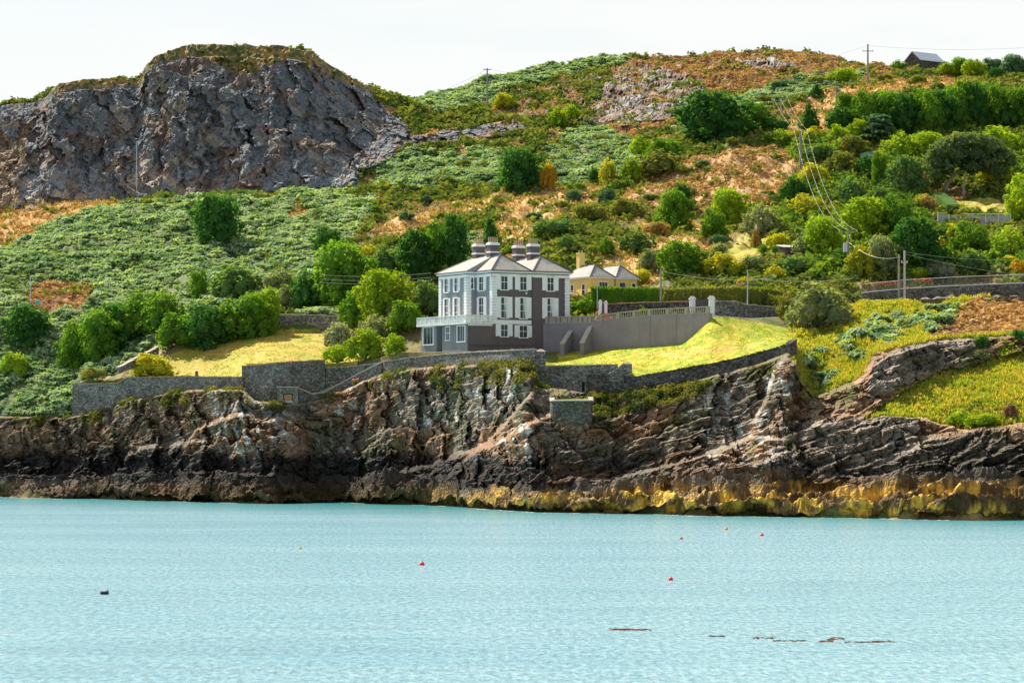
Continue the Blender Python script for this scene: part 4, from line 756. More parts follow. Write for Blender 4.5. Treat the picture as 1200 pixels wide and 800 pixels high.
def window(root, o, n, u, w_, h_, shut=None, bars=(1, 2), curtain=False, name='window', sh=(1, 1), reveal=.10):
    M = frameM(o, n, u); t = .09; f = MB()
    f.box(-w_/2-.12, -w_/2, 0, reveal, -.1, h_+.14, M); f.box(w_/2, w_/2+.12, 0, reveal, -.1, h_+.14, M); f.box(-w_/2, w_/2, 0, reveal, h_, h_+.14, M)
    for i in range(1, bars[0]+1):
        x = -w_/2+w_*i/(bars[0]+1); f.box(x-.025, x+.025, .02, .07, 0, h_, M)
    for i in range(1, bars[1]):
        q = h_*i/bars[1]; f.box(-w_/2, w_/2, .02, .075, q-.035, q+.035, M)
    fo = f.build(name, WHITE, root)
    g = MB(); g.box(-w_/2, w_/2, .003, .03, 0, h_, M); g.build('pane', GLASSD, fo)
    s_ = MB(); s_.box(-w_/2-.2, w_/2+.2, 0, .2, -.22, -.1, M); s_.build('sill', WHITE, fo)
    if curtain:
        c = MB(); c.hexa([M @ Vector(p) for p in ((0, .031, .1), (w_/2, .031, .1), (w_/2, .04, .1), (0, .04, .1))], [M @ Vector(p) for p in ((0, .031, h_), (w_/2, .031, h_), (w_/2, .04, h_), (0, .04, h_))]) if False else c.hexa([M @ Vector(p) for p in ((w_*.28, .031, 0), (w_/2, .031, 0), (w_/2, .04, 0), (w_*.28, .04, 0))], [M @ Vector(p) for p in ((0, .031, h_), (w_/2, .031, h_), (w_/2, .04, h_), (0, .04, h_))]); c.build('curtain', CURT, fo)
    if shut:
        for k_, sx in enumerate((-1, 1)):
            if not sh[k_]: continue
            q = MB(); x0 = sx*(w_/2+.13); x1 = sx*(w_/2+.13+shut); a, b = min(x0, x1), max(x0, x1); q.box(a, b, .002, .07, -.06, h_+.1, M)
            for i in range(int(h_/.16)): q.box(a+.08, b-.08, .07, .085, .04+i*.16, .13+i*.16, M)
            q.build('shutter', WHITE, root)
    return fo
A30 = R(30); VO = Vector(((577-600)*420/FPX, 420, 21.75))
villa = empty('villa', VO, A30); tag(villa, 'large grey and white three storey villa with four tall chimneys above the sea wall', 'villa')
w_ = MB(); w_.box(0, 13, 0, 13.2, -2, 11.6); wl = w_.build('wall', BROWN, villa)
b_ = MB(); b_.box(-1.6, -.004, 4.8, 13.2, 4.3, 11.55); b_.box(-.012, 0, .3, 4.8, 4.3, 11.5); b_.build('side_wall', SKYP, villa)
# left annex under the terrace
a_ = MB(); a_.box(-4, -.02, 0.004, 7.8, -2.6, 4.05); a_.build('annex_wall', BROWN, villa)
a_ = MB(); a_.box(-4.012, -4.0, .25, 7.8, -2.6, 4.04); a_.box(-4.0, -1.8, 9.6, 14.3, -2.6, 4.05); a_.box(-2.6, -.03, 7.8, 9.6, -2.6, 4.05); a_.build('annex_side_wall', SKYP, villa)
t_ = MB(); t_.box(-4.6, -.01, -.35, 14.8, 4.06, 4.36); t_.build('terrace', WHITED, villa)
g_ = MB(); g_.box(-4.5, -4.47, -.25, 14.7, 4.42, 5.3); g_.box(-4.45, -.1, -.27, -.24, 4.42, 5.3); g_.box(-4.45, -1.7, 14.68, 14.71, 4.42, 5.3); go = g_.build('terrace_glass', FROST, villa)
p_ = MB()
for y in np.arange(-.25, 14.8, 1.36): p_.box(-4.54, -4.44, y-.04, y+.04, 4.36, 5.36)
for x in np.arange(-3.2, 0, 1.3): p_.box(x-.04, x+.04, -.3, -.22, 4.36, 5.36)
p_.box(-4.55, -4.43, -.3, 14.75, 5.3, 5.38); p_.box(-4.43, -.05, -.31, -.2, 5.3, 5.38); p_.build('terrace_rail', WHITE, villa)
for bb_ in ((-.06, 6.5, -.12, -.003, 4.18, 4.75), (-4.05, -.07, -.14, -.003, 3.85, 4.04), (-.05, 13.05, -.10, -.003, 11.05, 11.45), (-.08, -.013, .2, 4.78, 11.05, 11.45), (-1.68, -1.603, 4.8, 13.2, 11.05, 11.45), (-1.6, -.02, 4.72, 4.797, 11.05, 11.45)): bnd = MB(); bnd.box(*bb_); bnd.build('string_course', WHITE, villa)
cn = MB(); cn.box(-.3, 13.3, -.3, 13.45, 11.6, 11.86); cn.box(-1.9, -.31, 4.55, 13.45, 11.6, 11.86); cn.build('cornice', WHITE, villa)
rf_ = MB(); e = 11.9; rz_ = 14.5; E0, V0, R0, R1, Rm = (-.45, -.45, e), (6.5, -.45, e), (3.1, 3.1, rz_), (3.1, 10, rz_), (3.1, 4.7, rz_); E1, E2_, E3, V1 = (-.45, 4.4, e), (-2.05, 4.4, e), (-2.05, 13.65, e), (6.5, 13.65, e)
rf_.face([E0, V0, R0]); rf_.face([E0, R0, Rm, E1]); rf_.face([E1, Rm, E2_]); rf_.face([E2_, Rm, R1]); rf_.face([E2_, R1, E3]); rf_.face([E3, R1, V1]); rf_.face([V0, V1, R1, R0])
Q0, Q1, S0, S1 = (13.45, -.45, e), (13.45, 13.65, e), (9.95, 3.1, rz_-.1), (9.95, 10, rz_-.1); V0b, V1b = (6.5, -.45, e), (6.5, 13.65, e)
rf_.face([V0b, Q0, S0]); rf_.face([Q0, Q1, S1, S0]); rf_.face([Q1, V1b, S1]); rf_.face([V0b, S0, S1, V1b]); rf_.face([E0, E1, E2_, E3, Q1, Q0])
ro = rf_.build('roof', SLATE, villa)
rt_ = MB()
for a, b in ((E0, R0), (V0, R0), (R0, R1), (V0b, S0), (Q0, S0), (S0, S1), (E3, R1), (Q1, S1)): rt_.tube([a, b], .11, 5)
rt_.tube([E0, Q0], .09, 5); rt_.tube([E0, E1], .08, 5); rt_.tube([E2_, E3], .08, 5); rt_.build('ridge_tiles', LEADM, ro)
for x, y in ((3.1, 9.6), (3.1, 5.3), (9.95, 9.6), (9.95, 5.3)):
    c = MB(); c.box(x-.76, x+.76, y-.55, y+.55, 13.0, 15.9); co = c.build('chimney', BROWN, ro)
    c = MB(); c.box(x-.84, x+.84, y-.63, y+.63, 15.9, 16.2); c.box(x-.8, x+.8, y-.59, y+.59, 14.75, 14.98); c.box(x-.74, x+.74, y-.5, y+.5, 16.2, 16.3); c.build('chimney_band', WHITE, co)
    for i in range(4):
        for j in (-.28, .28):
            p = MB(); xx = x-.54+i*.36; p.tube([(xx, y+j, 16.25), (xx, y+j, 16.4), (xx, y+j, 17.0), (xx, y+j, 17.08)], [.13, .10, .09, .12], 7); p.build('chimney_pot', POT, co)
def quoins(mb, x, y, sx, sy, z0, z1):
    k = 0; zz = z0
    while zz < z1-.1:
        h = min(.42, z1-zz); l1, l2 = (.78, .72) if k % 2 else (.74, .76)
        x0, x1 = sorted((x-.05*sx, x+l1*sx)); y0, y1 = sorted((y-.05*sy, y+l2*sy)); mb.box(x0, x1, y0, y1, zz, zz+h-.035); zz += .42; k += 1
for qa in ((0, 0, 1, 1, 4.4, 11.0), (13, 0, -1, 1, 4.0, 11.0), (-1.6, 4.8, 1, 1, 4.4, 11.0), (-1.6, 13.2, 1, -1, 4.4, 11.0)): q_ = MB(); quoins(q_, *qa); q_.build('quoin_column', WHITE, villa)
nF, uF, nL, uL = (0, -1), (1, 0), (-1, 0), (0, -1)
for x in (1.95, 5.15, 9.75):
    window(villa, (x, 0, 9.25), nF, uF, 1.05, 2.0, .72, (1, 2)); window(villa, (x, 0, 5.15), nF, uF, 1.05, 2.85, .72, (1, 3), curtain=True)
window(villa, (1.95, 0, 2.45), nF, uF, 1.1, 1.6, .72, (1, 2)); window(villa, (5.15, 0, 2.35), nF, uF, 1.25, 1.6, .7, (1, 2))
for y in (7.8, 10.8): window(villa, (-1.6, y, 9.2), nL, uL, 1.0, 2.0, .42, (1, 2), reveal=.16); window(villa, (-1.6, y, 5.0), nL, uL, 1.1, 3.1, .42, (1, 3), reveal=.16)
window(villa, (-.012, 3.1, 9.2), nL, uL, 1.3, 2.0, .55, (1, 2), reveal=.16); window(villa, (-.012, 3.1, 4.75), nL, uL, 1.4, 3.3, .55, (1, 3), reveal=.16)
window(villa, (-.75, 4.8, 9.5), nF, uF, .45, 1.5, None, (0, 2)); window(villa, (-4.012, 1.9, 1.7), nL, uL, 2.2, 2.1, None, (2, 1), reveal=.2); window(villa, (-4.012, 6.0, 2.0), nL, uL, 1.0, 1.8, None, (1, 2)); window(villa, (-4.0, 11.9, 1.5), nL, uL, 3.0, 2.4, None, (2, 1), reveal=.2)
dp = MB(); dp.tube([(6.62, -.08, 4.0), (6.62, -.08, 11.3)], .06, 6); dp.tube([(-3.9, -.08, -1), (-3.9, -.08, 3.8)], .06, 6); dp.build('downpipe', LEADM, villa)  # mid-facade pipe drawn in place of a shadow line between wall planes
hr = MB(); hr.tube([(-3.9, -.12, 1.0), (5.8, -.12, 1.15)], .04, 5); hr.build('handrail', LEADM, villa)
sl_ = MB(); sl_.tube([(5.5, -.1, 8.75), (5.5, -.35, 8.75)], .05, 6); sl_.tube([(5.5, -.35, 8.8), (5.5, -.35, 8.5)], [.22, .05], 8); sl_.build('wall_lamp', WHITE, villa)
# terrace furniture
vm = Matrix.Translation(VO) @ Matrix.Rotation(A30, 4, 'Z')
def on_terrace(x, y): p = vm @ Vector((x, y, 4.37)); return p
tt = empty('patio_table', on_terrace(-2.3, 2.8), A30); tag(tt, 'round white table on the villa terrace', 'table')
m = MB(); m.tube([(0, 0, .68), (0, 0, .73)], .6, 14); m.build('tabletop', WHITE, tt); m = MB(); m.tube([(0, 0, 0), (0, 0, .68)], [.2, .04], 8); m.build('leg', WHITE, tt)
def chair(name, loc, rz, label, group=None, cat='chair'):
    e = empty(name, loc, rz); tag(e, label, cat, group)
    m = MB(); m.box(-.26, .26, -.25, .25, .42, .47); m.build('seat', WHITE, e); m = MB(); m.box(-.26, .26, .22, .27, .47, .95); m.build('backrest', WHITE, e)
    for sx in (-1, 1):
        for sy in (-1, 1): m = MB(); m.box(sx*.22-.025, sx*.22+.025, sy*.21-.025, sy*.21+.025, 0, .42); m.build('leg', WHITE, e)
    return e
chair('patio_chair', on_terrace(-3.2, 2.6), R(120), 'white chair nearer the glass edge on the villa terrace'); chair('patio_chair', on_terrace(-2.2, 4.0), R(30), 'white chair nearer the house wall on the villa terrace')
# ---- yellow cottage
CO = Vector(((692-600)*451/FPX, 451, 30.6)); cot = empty('yellow_cottage', CO, A30); tag(cot, 'low yellow cottage with two hipped slate roofs behind the villa', 'cottage')
m = MB(); m.box(0, 8.6, 0, 8.2, -2.5, 3.65); m.box(-2.6, -.004, 3.2, 8.2, -2.5, 3.65) if False else None; m.build('wall', YEL, cot)
m = MB(); m.box(-.25, 8.85, -.25, 8.45, 3.5, 3.72); m.build('eaves_board', WHITE, cot)
m = MB(); e = 3.74; h = 5.75
for x0, x1 in ((-.3, 4.45), (4.45, 8.9)):
    c = (x0+x1)/2; a, b, d, f, r0, r1 = (x0, -.3, e), (x1, -.3, e), (x1, 8.5, e), (x0, 8.5, e), (c, 2.1, h), (c, 6.2, h); m.face([a, b, r0]); m.face([b, d, r1, r0]); m.face([d, f, r1]); m.face([f, a, r0, r1])
cr_ = m.build('roof', SLATE, cot); m = MB()
for x0, x1 in ((-.3, 4.45), (4.45, 8.9)):
    c = (x0+x1)/2
    for a, b in (((x0, -.3, e), (c, 2.1, h)), ((x1, -.3, e), (c, 2.1, h)), ((c, 2.1, h), (c, 6.2, h)), ((x0, 8.5, e), (c, 6.2, h))): m.tube([a, b], .09, 5)
m.build('ridge_tiles', LEADM, cr_)
for x, y, zt in ((2.1, 6.4, 7.6), (8.3, 4.5, 6.3)):
    m = MB(); m.box(x-.5, x+.5, y-.45, y+.45, 4.2, zt); m.box(x-.58, x+.58, y-.53, y+.53, zt, zt+.2); co = m.build('chimney', YEL, cr_)
    for i in (-.25, .25): m = MB(); m.tube([(x+i, y, zt+.2), (x+i, y, zt+.6)], [.13, .11], 7); m.build('chimney_pot', POT, co)
window(cot, (-.004, 2.0, .9), nL, uL, .9, 1.7, None, (0, 2)); window(cot, (-.004, 5.4, .9), nL, uL, .9, 1.7, None, (0, 2)); window(cot, (2.3, -.004, 1.9), nF, uF, 1.5, 1.0, None, (2, 1)); window(cot, (7.9, -.004, 1.8), nF, uF, .6, 1.0, None, (0, 1))
m = MB(); m.box(5.4, 6.3, -.06, -.004, .2, 2.9); m.build('door', BLUE, cot); m = MB(); m.tube([(4.45, -.08, -.5), (4.45, -.08, 3.6)], .06, 6); m.build('downpipe', LEADM, cot)
# ---- skyline barn, shed, outbuilding
p = W(1083, 80.5, 744); barn = empty('stone_barn', p, R(38)); tag(barn, 'grey roofed stone barn on the skyline at the right', 'barn')
m = MB(); m.box(-4.2, 4.2, -2.6, 2.6, -1, 1.7); m.face([(-4.2, -2.6, 1.7), (-4.2, 2.6, 1.7), (-4.2, 0, 3.9)]); m.face([(4.2, -2.6, 1.7), (4.2, 2.6, 1.7), (4.2, 0, 3.9)]); m.build('wall', STONED, barn)
m = MB(); m.hexa([(-4.5, -3, 1.5), (4.5, -3, 1.5), (4.5, 0, 3.95), (-4.5, 0, 3.95)], [(-4.5, -3, 1.65), (4.5, -3, 1.65), (4.5, 0, 4.1), (-4.5, 0, 4.1)]); m.hexa([(-4.5, 0, 3.95), (4.5, 0, 3.95), (4.5, 3, 1.5), (-4.5, 3, 1.5)], [(-4.5, 0, 4.1), (4.5, 0, 4.1), (4.5, 3, 1.65), (-4.5, 3, 1.65)]); m.build('roof', plain('grey_slate', (.36, .42, .48), .5, .15, 2), barn)
m = MB(); m.box(2.2, 3.2, -2.66, -2.6, -.2, 1.4); m.build('door', LEADM, barn)
p = surf(1017, 191); p.z += 0; shed = empty('garden_shed', (p.x, p.y+1, p.z), R(6)); tag(shed, 'small pale blue wooden shed among bushes below the cedar', 'shed')
SB = plain('pale_blue_boards', (.30, .38, .42), .8, .15, 5); m = MB(); m.box(-1.5, 1.5, -1, 1, -.3, 1.25); m.face([(-1.5, -1, 1.25), (1.5, -1, 1.25), (0, -1, 1.75)]); m.build('wall', SB, shed)
m = MB(); m.hexa([(-1.8, -1.2, 1.15), (0, -1.2, 1.75), (0, 1.2, 1.75), (-1.8, 1.2, 1.15)], [(-1.8, -1.2, 1.24), (0, -1.2, 1.84), (0, 1.2, 1.84), (-1.8, 1.2, 1.24)]); m.hexa([(0, -1.2, 1.75), (1.8, -1.2, 1.15), (1.8, 1.2, 1.15), (0, 1.2, 1.75)], [(0, -1.2, 1.84), (1.8, -1.2, 1.24), (1.8, 1.2, 1.24), (0, 1.2, 1.84)]); m.build('roof', plain('felt_roof', (.16, .22, .24), .8, .1, 3), shed); m = MB(); m.box(-.35, .35, -1.05, -1, -.2, 1.1); m.build('door', WHITED, shed)
p = surf(926, 301); ob = empty('stone_outbuilding', (p.x, p.y+1, p.z), R(28)); tag(ob, 'small stone outbuilding with a pale sloping roof in the hillside garden', 'outbuilding')
m = MB(); m.box(-1.6, 1.6, -1.1, 1.1, -.5, 1.5); m.build('wall', STONER, ob); m = MB(); m.hexa([(-1.8, -1.3, 1.5), (1.8, -1.3, 1.5), (1.8, 1.3, 1.9), (-1.8, 1.3, 1.9)], [(-1.8, -1.3, 1.62), (1.8, -1.3, 1.62), (1.8, 1.3, 2.02), (-1.8, 1.3, 2.02)]); m.build('roof', WHITED, ob); m = MB(); m.box(-.4, .4, -1.15, -1.1, -.3, 1.2); m.build('door', WOODM, ob)

# ------------------------------------------------------------------ walls
def wall(label, pts, mat=STONE, th=.7, cope=COPE, name='stone_wall', jit=.05, sk=.6, capw=.1, caph=.16, rough=True, cat='wall'):
    """pts: (px, top row, foot row, distance)"""
    P = []; 
    for a, b in zip(pts[:-1], pts[1:]):
        n = max(1, int(abs(b[0]-a[0])*a[3]/FPX/.7))
        for i in range(n): t = i/n; P.append(tuple(a[k]+(b[k]-a[k])*t for k in range(4)))
    P.append(tuple(pts[-1])); r = np.random.RandomState(int(pts[0][0]*7+pts[0][1])); top = []; bot = []
    for px, yt, yb, Y in P:
        t = W(px, yt, Y); b = W(px, yb, Y); t.z += (r.rand()-.5)*jit-caph; b.z -= sk; top.append(t); bot.append(b)
    mb = MB(); nn = len(P); dirs = []
    for i in range(nn):
        d = (top[min(i+1, nn-1)]-top[max(i-1, 0)]); d.z = 0; d.normalize(); dirs.append(Vector((-d.y, d.x, 0)))
    V = []; 
    for i in range(nn): n = dirs[i]*th; V += [bot[i], top[i], top[i]+n, bot[i]+n]
    mb.v = [tuple(v) for v in V]
    for i in range(nn-1):
        for k in range(4): mb.f.append((4*i+k, 4*i+(k+1) % 4, 4*i+4+(k+1) % 4, 4*i+4+k))
    mb.f += [(0, 1, 2, 3), tuple(4*(nn-1)+k for k in (3, 2, 1, 0))]
    o = mb.build(name, mat); tag(o, label, cat)
    if cope:
        c = MB()
        for i in range(nn-1):
            a, b = top[i], top[i+1]; m_ = 2 if rough else 1
            for j in range(m_):
                s0 = a.lerp(b, j/m_); s1 = a.lerp(b, (j+.93)/m_ if rough else 1); hh = caph*(.6+.9*r.rand()) if rough else caph; n = dirs[i]
                if rough: s1 = s1.lerp(s0, .15*r.rand())
                lo = [s0-n*capw, s1-n*capw, s1+n*(th+capw), s0+n*(th+capw)]; c.hexa(lo, [q+Vector((0, 0, hh)) for q in lo])
        c.build('coping', cope, o)
    return o
LY = lambda arr, px: float(np.interp(px, PX, arr))
def fr(pts, dy=-.75, arr=None): A_ = np.array(pts, float); xs = sorted(set(list(A_[:, 0])+list(np.arange(math.ceil(A_[0, 0]), A_[-1, 0], 5.0)))); return [(x, float(np.interp(x, A_[:, 0], A_[:, 1])), float(np.interp(x, A_[:, 0], A_[:, 2])), LY(F_Y if arr is None else arr, x)+dy) for x in xs]
wall('long grey rubble sea wall on the cliff edge at the far left', fr([(85, 449, 492), (112, 449, 488), (138, 448, 476), (148, 442, 470), (180, 441, 463), (210, 440, 459), (250, 441, 457), (285.5, 441, 458)]), cope=COPT)
wall('tall grey rubble wall rising in front of the yellow field', fr([(286.5, 428, 474), (330, 424, 476), (381, 421, 474)]), cope=COPT)
wall('lower grey rubble wall below the clipped garden hedge', fr([(382, 430, 470), (410, 429, 458), (446, 424.5, 446)], -.7))
wall('wall with a pale sloping stair coping running down from the villa garden to the little shelter', fr([(347, 453, 474), (356, 456, 474), (365, 460.5, 474), (379, 459, 470), (400, 447.5, 462), (424, 435, 450), (447, 423.5, 441)], .2, E2_Y), rough=False, cope=plain('pale_stair_coping', (.48, .42, .33), .9, .2, 3), caph=.22)
wall('long rubble wall along the cliff top directly below the villa', fr([(449, 423, 440), (480, 418.5, 433), (520, 414, 430), (560, 411.5, 428), (600, 409.5, 427), (627, 408.5, 427)]))
wall('grey rubble wall at the foot of the bright lawn', fr([(626, 423, 452), (634, 428, 452), (680, 427.5, 452), (716, 426.5, 450), (722, 426, 445)], -.7), caph=.1)
wall('curving rubble wall along the cliff edge below the bright lawn', fr([(687, 439, 463), (708, 438.5, 464), (740, 441.5, 459), (760, 438, 458), (800, 431, 450), (830, 426, 444), (860, 420, 436), (890, 412, 427), (908, 407.5, 421), (925, 402, 414), (934, 397, 410)], -.85), mat=STONED, cope=STONED)
for px, yt, yb, wd, dy, lab in ((633.5, 409, 430, 12, .9, 'square stone pier at the right end of the wall below the villa'), (736, 424, 442, 9, .9, 'square stone pier on the sea wall in front of the bright lawn'), (230.5, 434, 441, 3.5, .5, 'small stone pinnacle on top of the left sea wall')):
    Y = LY(F_Y, px)+dy-1.0; s = Y/FPX; c = W(px, yb, Y); h_ = (yb-yt)*s; e = empty('stone_pier', c); tag(e, lab, 'stone pier'); m = MB(); hw = wd*s/2; m.box(-hw, hw, -hw*.8, hw*.8, -.6, h_*.86); m.build('shaft', STONE, e)
    m = MB(); m.hexa([(-hw*1.1, -hw*.9, h_*.86), (hw*1.1, -hw*.9, h_*.86), (hw*1.1, hw*.9, h_*.86), (-hw*1.1, hw*.9, h_*.86)], [(-hw*.3, -hw*.3, h_), (hw*.3, -hw*.3, h_), (hw*.3, hw*.3, h_), (-hw*.3, hw*.3, h_)]); m.build('cap', COPE, e)
# sloping flank that climbs to the lawn pier
wall('short rubble flank climbing up to the lawn pier', fr([(714, 437, 442), (722, 432, 442), (731, 425, 442)], -.95), th=.4)
# bastion
Yb = min(surf(q_x, 491).y for q_x in range(648, 694, 4))+.3; s = Yb/FPX; zc = W(670, 470, Yb).z; zb = W(670, 487, Yb).z; cx = W(670, 470, Yb).x
m = MB(); N_ = 18; ri_ = []; Rb = 25*s; 
for i in range(N_+1):
    a = math.pi+math.pi*i/N_; ri_.append((cx+Rb*math.cos(a), Yb+2.0+Rb*.85*math.sin(a)))
ri_ = [(cx-Rb, Yb+3.4)]+ri_+[(cx+Rb, Yb+3.2)]; zt = [zc+.4]+[zc]*(N_+1)+[zc+.5]
for (x0, y0), (x1, y1), z0, z1 in zip(ri_[:-1], ri_[1:], zt[:-1], zt[1:]):
    n0 = Vector((cx-x0, Yb+2.6-y0, 0)).normalized()*.5; n1_ = Vector((cx-x1, Yb+2.6-y1, 0)).normalized()*.5
    m.hexa([(x0, y0, zb-3), (x1, y1, zb-3), (x1+n1_.x, y1+n1_.y, zb-3), (x0+n0.x, y0+n0.y, zb-3)], [(x0, y0, z0), (x1, y1, z1), (x1+n1_.x, y1+n1_.y, z1), (x0+n0.x, y0+n0.y, z0)])
bo = m.build('stone_bastion', stone_mat('green_grey_stone', (.10, .12, .10), (.27, .29, .24))); tag(bo, 'curved stone bastion standing out from the cliff below the lawn wall', 'bastion')
m = MB()
for (x0, y0), (x1, y1), z0, z1 in zip(ri_[:-1], ri_[1:], zt[:-1], zt[1:]):
    n0 = Vector((cx-x0, Yb+2.6-y0, 0)).normalized()*.6; n1_ = Vector((cx-x1, Yb+2.6-y1, 0)).normalized()*.6; o_ = -.15
    m.hexa([(x0+n0.x*o_, y0+n0.y*o_, z0), (x1+n1_.x*o_, y1+n1_.y*o_, z1), (x1+n1_.x, y1+n1_.y, z1), (x0+n0.x, y0+n0.y, z0)], [(x0+n0.x*o_, y0+n0.y*o_, z0+.14), (x1+n1_.x*o_, y1+n1_.y*o_, z1+.14), (x1+n1_.x, y1+n1_.y, z1+.14), (x0+n0.x, y0+n0.y, z0+.14)])
m.build('coping', COPE, bo)
m = MB(); m.face([(x, y, z_-.15) for (x, y), z_ in zip(ri_, zt)]); m.build('grass_top', plain('bastion_grass', (.22, .25, .05), .9, .3, 2), bo)
# arched doorway wall
p = W(683.5, 461, LY(F_Y, 684)-1.2); e = empty('stone_gateway', p); tag(e, 'narrow arched stone doorway above the curved bastion', 'doorway'); s = p.y/FPX
m = MB(); m.box(-3.6*s, -1.7*s, 0, .5, -.4, 20*s); m.box(1.7*s, 3.6*s, 0, .5, -.4, 22*s); m.box(-1.7*s, 1.7*s, 0, .5, 14*s, 21*s); m.build('wall', STONE, e); m = MB(); m.box(-1.7*s, 1.7*s, .2, .3, -.3, 14*s); m.build('door', plain('black_door', (.01, .012, .012), .8, .1, 3), e)
# shelter with a shuttered window
Y = LY(E2_Y, 335)-.9; p = W(337, 473, Y); s = Y/FPX; e = empty('stone_shelter', p); tag(e, 'little stone shelter with an orange shuttered window on the cliff below the tall wall', 'shelter')
m = MB(); m.box(-12*s, 12*s, 0, 1.1, -.8, 3*s); m.box(-12*s, -5*s, 0, 1.1, 3*s, 12*s); m.box(6*s, 12*s, 0, 1.1, 3*s, 12*s); m.box(-12*s, 12*s, 0, 1.1, 12*s, 19*s); m.build('wall', stone_mat('pale_rendered_stone', (.26, .25, .22), (.40, .38, .34), 1.6), e)
m = MB(); m.box(-12.8*s, 12.8*s, -.12, 1.2, 19*s, 20.3*s); m.build('roof_slab', COPE, e); m = MB(); m.box(-4*s, 5*s, .12, .2, 3*s, 11*s); m.build('shutter', plain('orange_wood', (.42, .22, .09), .8, .3, 5), e); m = MB(); m.box(-5.4*s, 6.4*s, -.1, .12, 2.0*s, 3.1*s); m.build('sill', WHITED, e)
wall('low wall block with a tan top below the tall wall', [(296, 475, 490, LY(E2_Y, 300)-1.6), (325, 474, 488, LY(E2_Y, 325)-1.6)], th=1.4, cope=COPT, rough=False)
wall('rubble field wall at the back of the yellow field', [(326, 369, 390, 471.5), (345, 368.5, 390, 471.5), (370, 368.5, 390, 471), (412, 370, 391, 466)])
wall('thin broken rubble wall slanting uphill beside the yellow green bush', [(140, 430, 433, gz(-58, 445)*0+448), (158, 420, 426, 456), (186, 406, 412, 466)], th=.4)
YW = lambda px: LY(H_Y, px)
wall('dark rubble wall behind the balustrade, between the narrow and the wide gate pillars', [(711, 355.5, 376, YW(711)+9), (760, 353.5, 374, YW(760)+9), (808, 352.5, 372, YW(808)+9)], mat=STONED, cope=COPT)
wall('rubble wall running right from the white gate pillar to the olive bush', [(838, 352, 372, YW(838)+4), (863, 352.5, 374, YW(863)+4), (872, 356, 377, YW(872)+4), (897, 358, 380, YW(897)+4), (925, 362, 384, YW(925)+3)], mat=STONE)
wall('low reddish rubble wall at the top of the grassy bank on the right', [(1008, 355, 364, YW(1008)-.5), (1060, 351.5, 361, YW(1060)-.5), (1120, 349, 358, YW(1120)-.5), (1200, 346.5, 355, YW(1200)-.5), (1290, 344, 352, YW(1290)-.5)], mat=STONER, cope=STONER, caph=.1)
wall('long roadside stone wall with a pale flat coping under the railing', [(1010, 342.5, 358, YW(1010)+7), (1060, 337.5, 354, YW(1060)+7), (1120, 334, 351, YW(1120)+7), (1200, 331, 349, YW(1200)+7), (1290, 328, 346, YW(1290)+7)], mat=stone_mat('grey_brown_stone', (.13, .12, .11), (.34, .31, .27)), rough=False, cope=WHITED, caph=.12)
# railing on the roadside wall
rp = [(1010, 342.5, YW(1010)+7.2), (1060, 337.5, YW(1060)+7.2), (1120, 334, YW(1120)+7.2), (1200, 331, YW(1200)+7.2), (1290, 328, YW(1290)+7.2)]
rail = empty('railing', W(1100, 335, YW(1100)+7.2)); tag(rail, 'dark metal railing standing on the roadside wall at the right', 'railing'); Mi = Matrix.Translation(-rail.location)
def rpt(t, up=0): 
    k = min(int(t*4), 3); u = t*4-k; a, b = W(*rp[k]), W(*rp[k+1]); q = a.lerp(b, u); q.z += up; return q
DKM = plain('dark_metal', (.10, .12, .13), .5, .1, 3)
m = MB(); m.tube([rpt(i/12, 1.2) for i in range(13)], .045, 5); m.build('top_rail', METAL, rail, Mi); m = MB(); m.tube([rpt(i/12, .12) for i in range(13)], .03, 4); m.build('bottom_rail', DKM, rail, Mi)
for i in range(14): m = MB(); m.tube([rpt(i/13, 0), rpt(i/13, 1.25)], .045, 5); m.build('post', DKM, rail, Mi)
m = MB()
for i in range(300): m.tube([rpt(i/299, .1), rpt(i/299, 1.15)], .018, 3)
tag(m.build('bars', DKM, rail, Mi), kind='stuff')
# ---- retaining wall, balustrade, buttresses
RW = [(622, 377.5, 412, 424.8), (640, 379, 413, 424.6), (694, 378, 411, 420.6), (724, 374, 410, 418.4), (762, 370, 408, 414.6), (800, 368.5, 404, 411), (831, 367, 374, 408.2)]
rwo = wall('high smooth grey retaining wall between the villa and the sloping lawn', [(a, b, c, d-.35) for a, b, c, d in RW], mat=RETP, th=.8, cope=None, jit=0, caph=0, sk=1.5, name='retaining_wall')
for px in (762, 793): 
    m = MB(); i = px; a = np.array(RW); yt, Y = np.interp(px, a[:, 0], a[:, 1]), np.interp(px, a[:, 0], a[:, 3])-.36; yb = np.interp(px, a[:, 0], a[:, 2]); t = W(px, yt, Y); b = W(px, yb, Y); m.box(t.x-.02, t.x+.02, Y-.01, Y+.02, b.z, t.z-.1); m.build('joint', LEADM, rwo)
bal = empty('balustrade', W(700, 378, 420.2)); tag(bal, 'weathered stone balustrade along the top of the grey retaining wall', 'balustrade'); Mi = Matrix.Translation(-bal.location); a = np.array(RW)
def bp_(px, up=0): q = W(px, np.interp(px, a[:, 0], a[:, 1]), np.interp(px, a[:, 0], a[:, 3])); q.z += up; return q
piers = [641, 655, 668, 681, 692, 705, 725, 744, 762, 783, 805, 829.5]
def seg(name, p0, p1, z0, z1, hw, mat=BALM):
    A_, B_ = bp_(p0), bp_(p1); d = (B_-A_); d.z = 0; d.normalize(); n = Vector((-d.y, d.x, 0))*hw; m = MB()
    m.hexa([A_-n+Vector((0, 0, z0)), B_-n+Vector((0, 0, z0)), B_+n+Vector((0, 0, z0)), A_+n+Vector((0, 0, z0))], [A_-n+Vector((0, 0, z1)), B_-n+Vector((0, 0, z1)), B_+n+Vector((0, 0, z1)), A_+n+Vector((0, 0, z1))]); return m.build(name, mat, bal, Mi)
bm0 = None
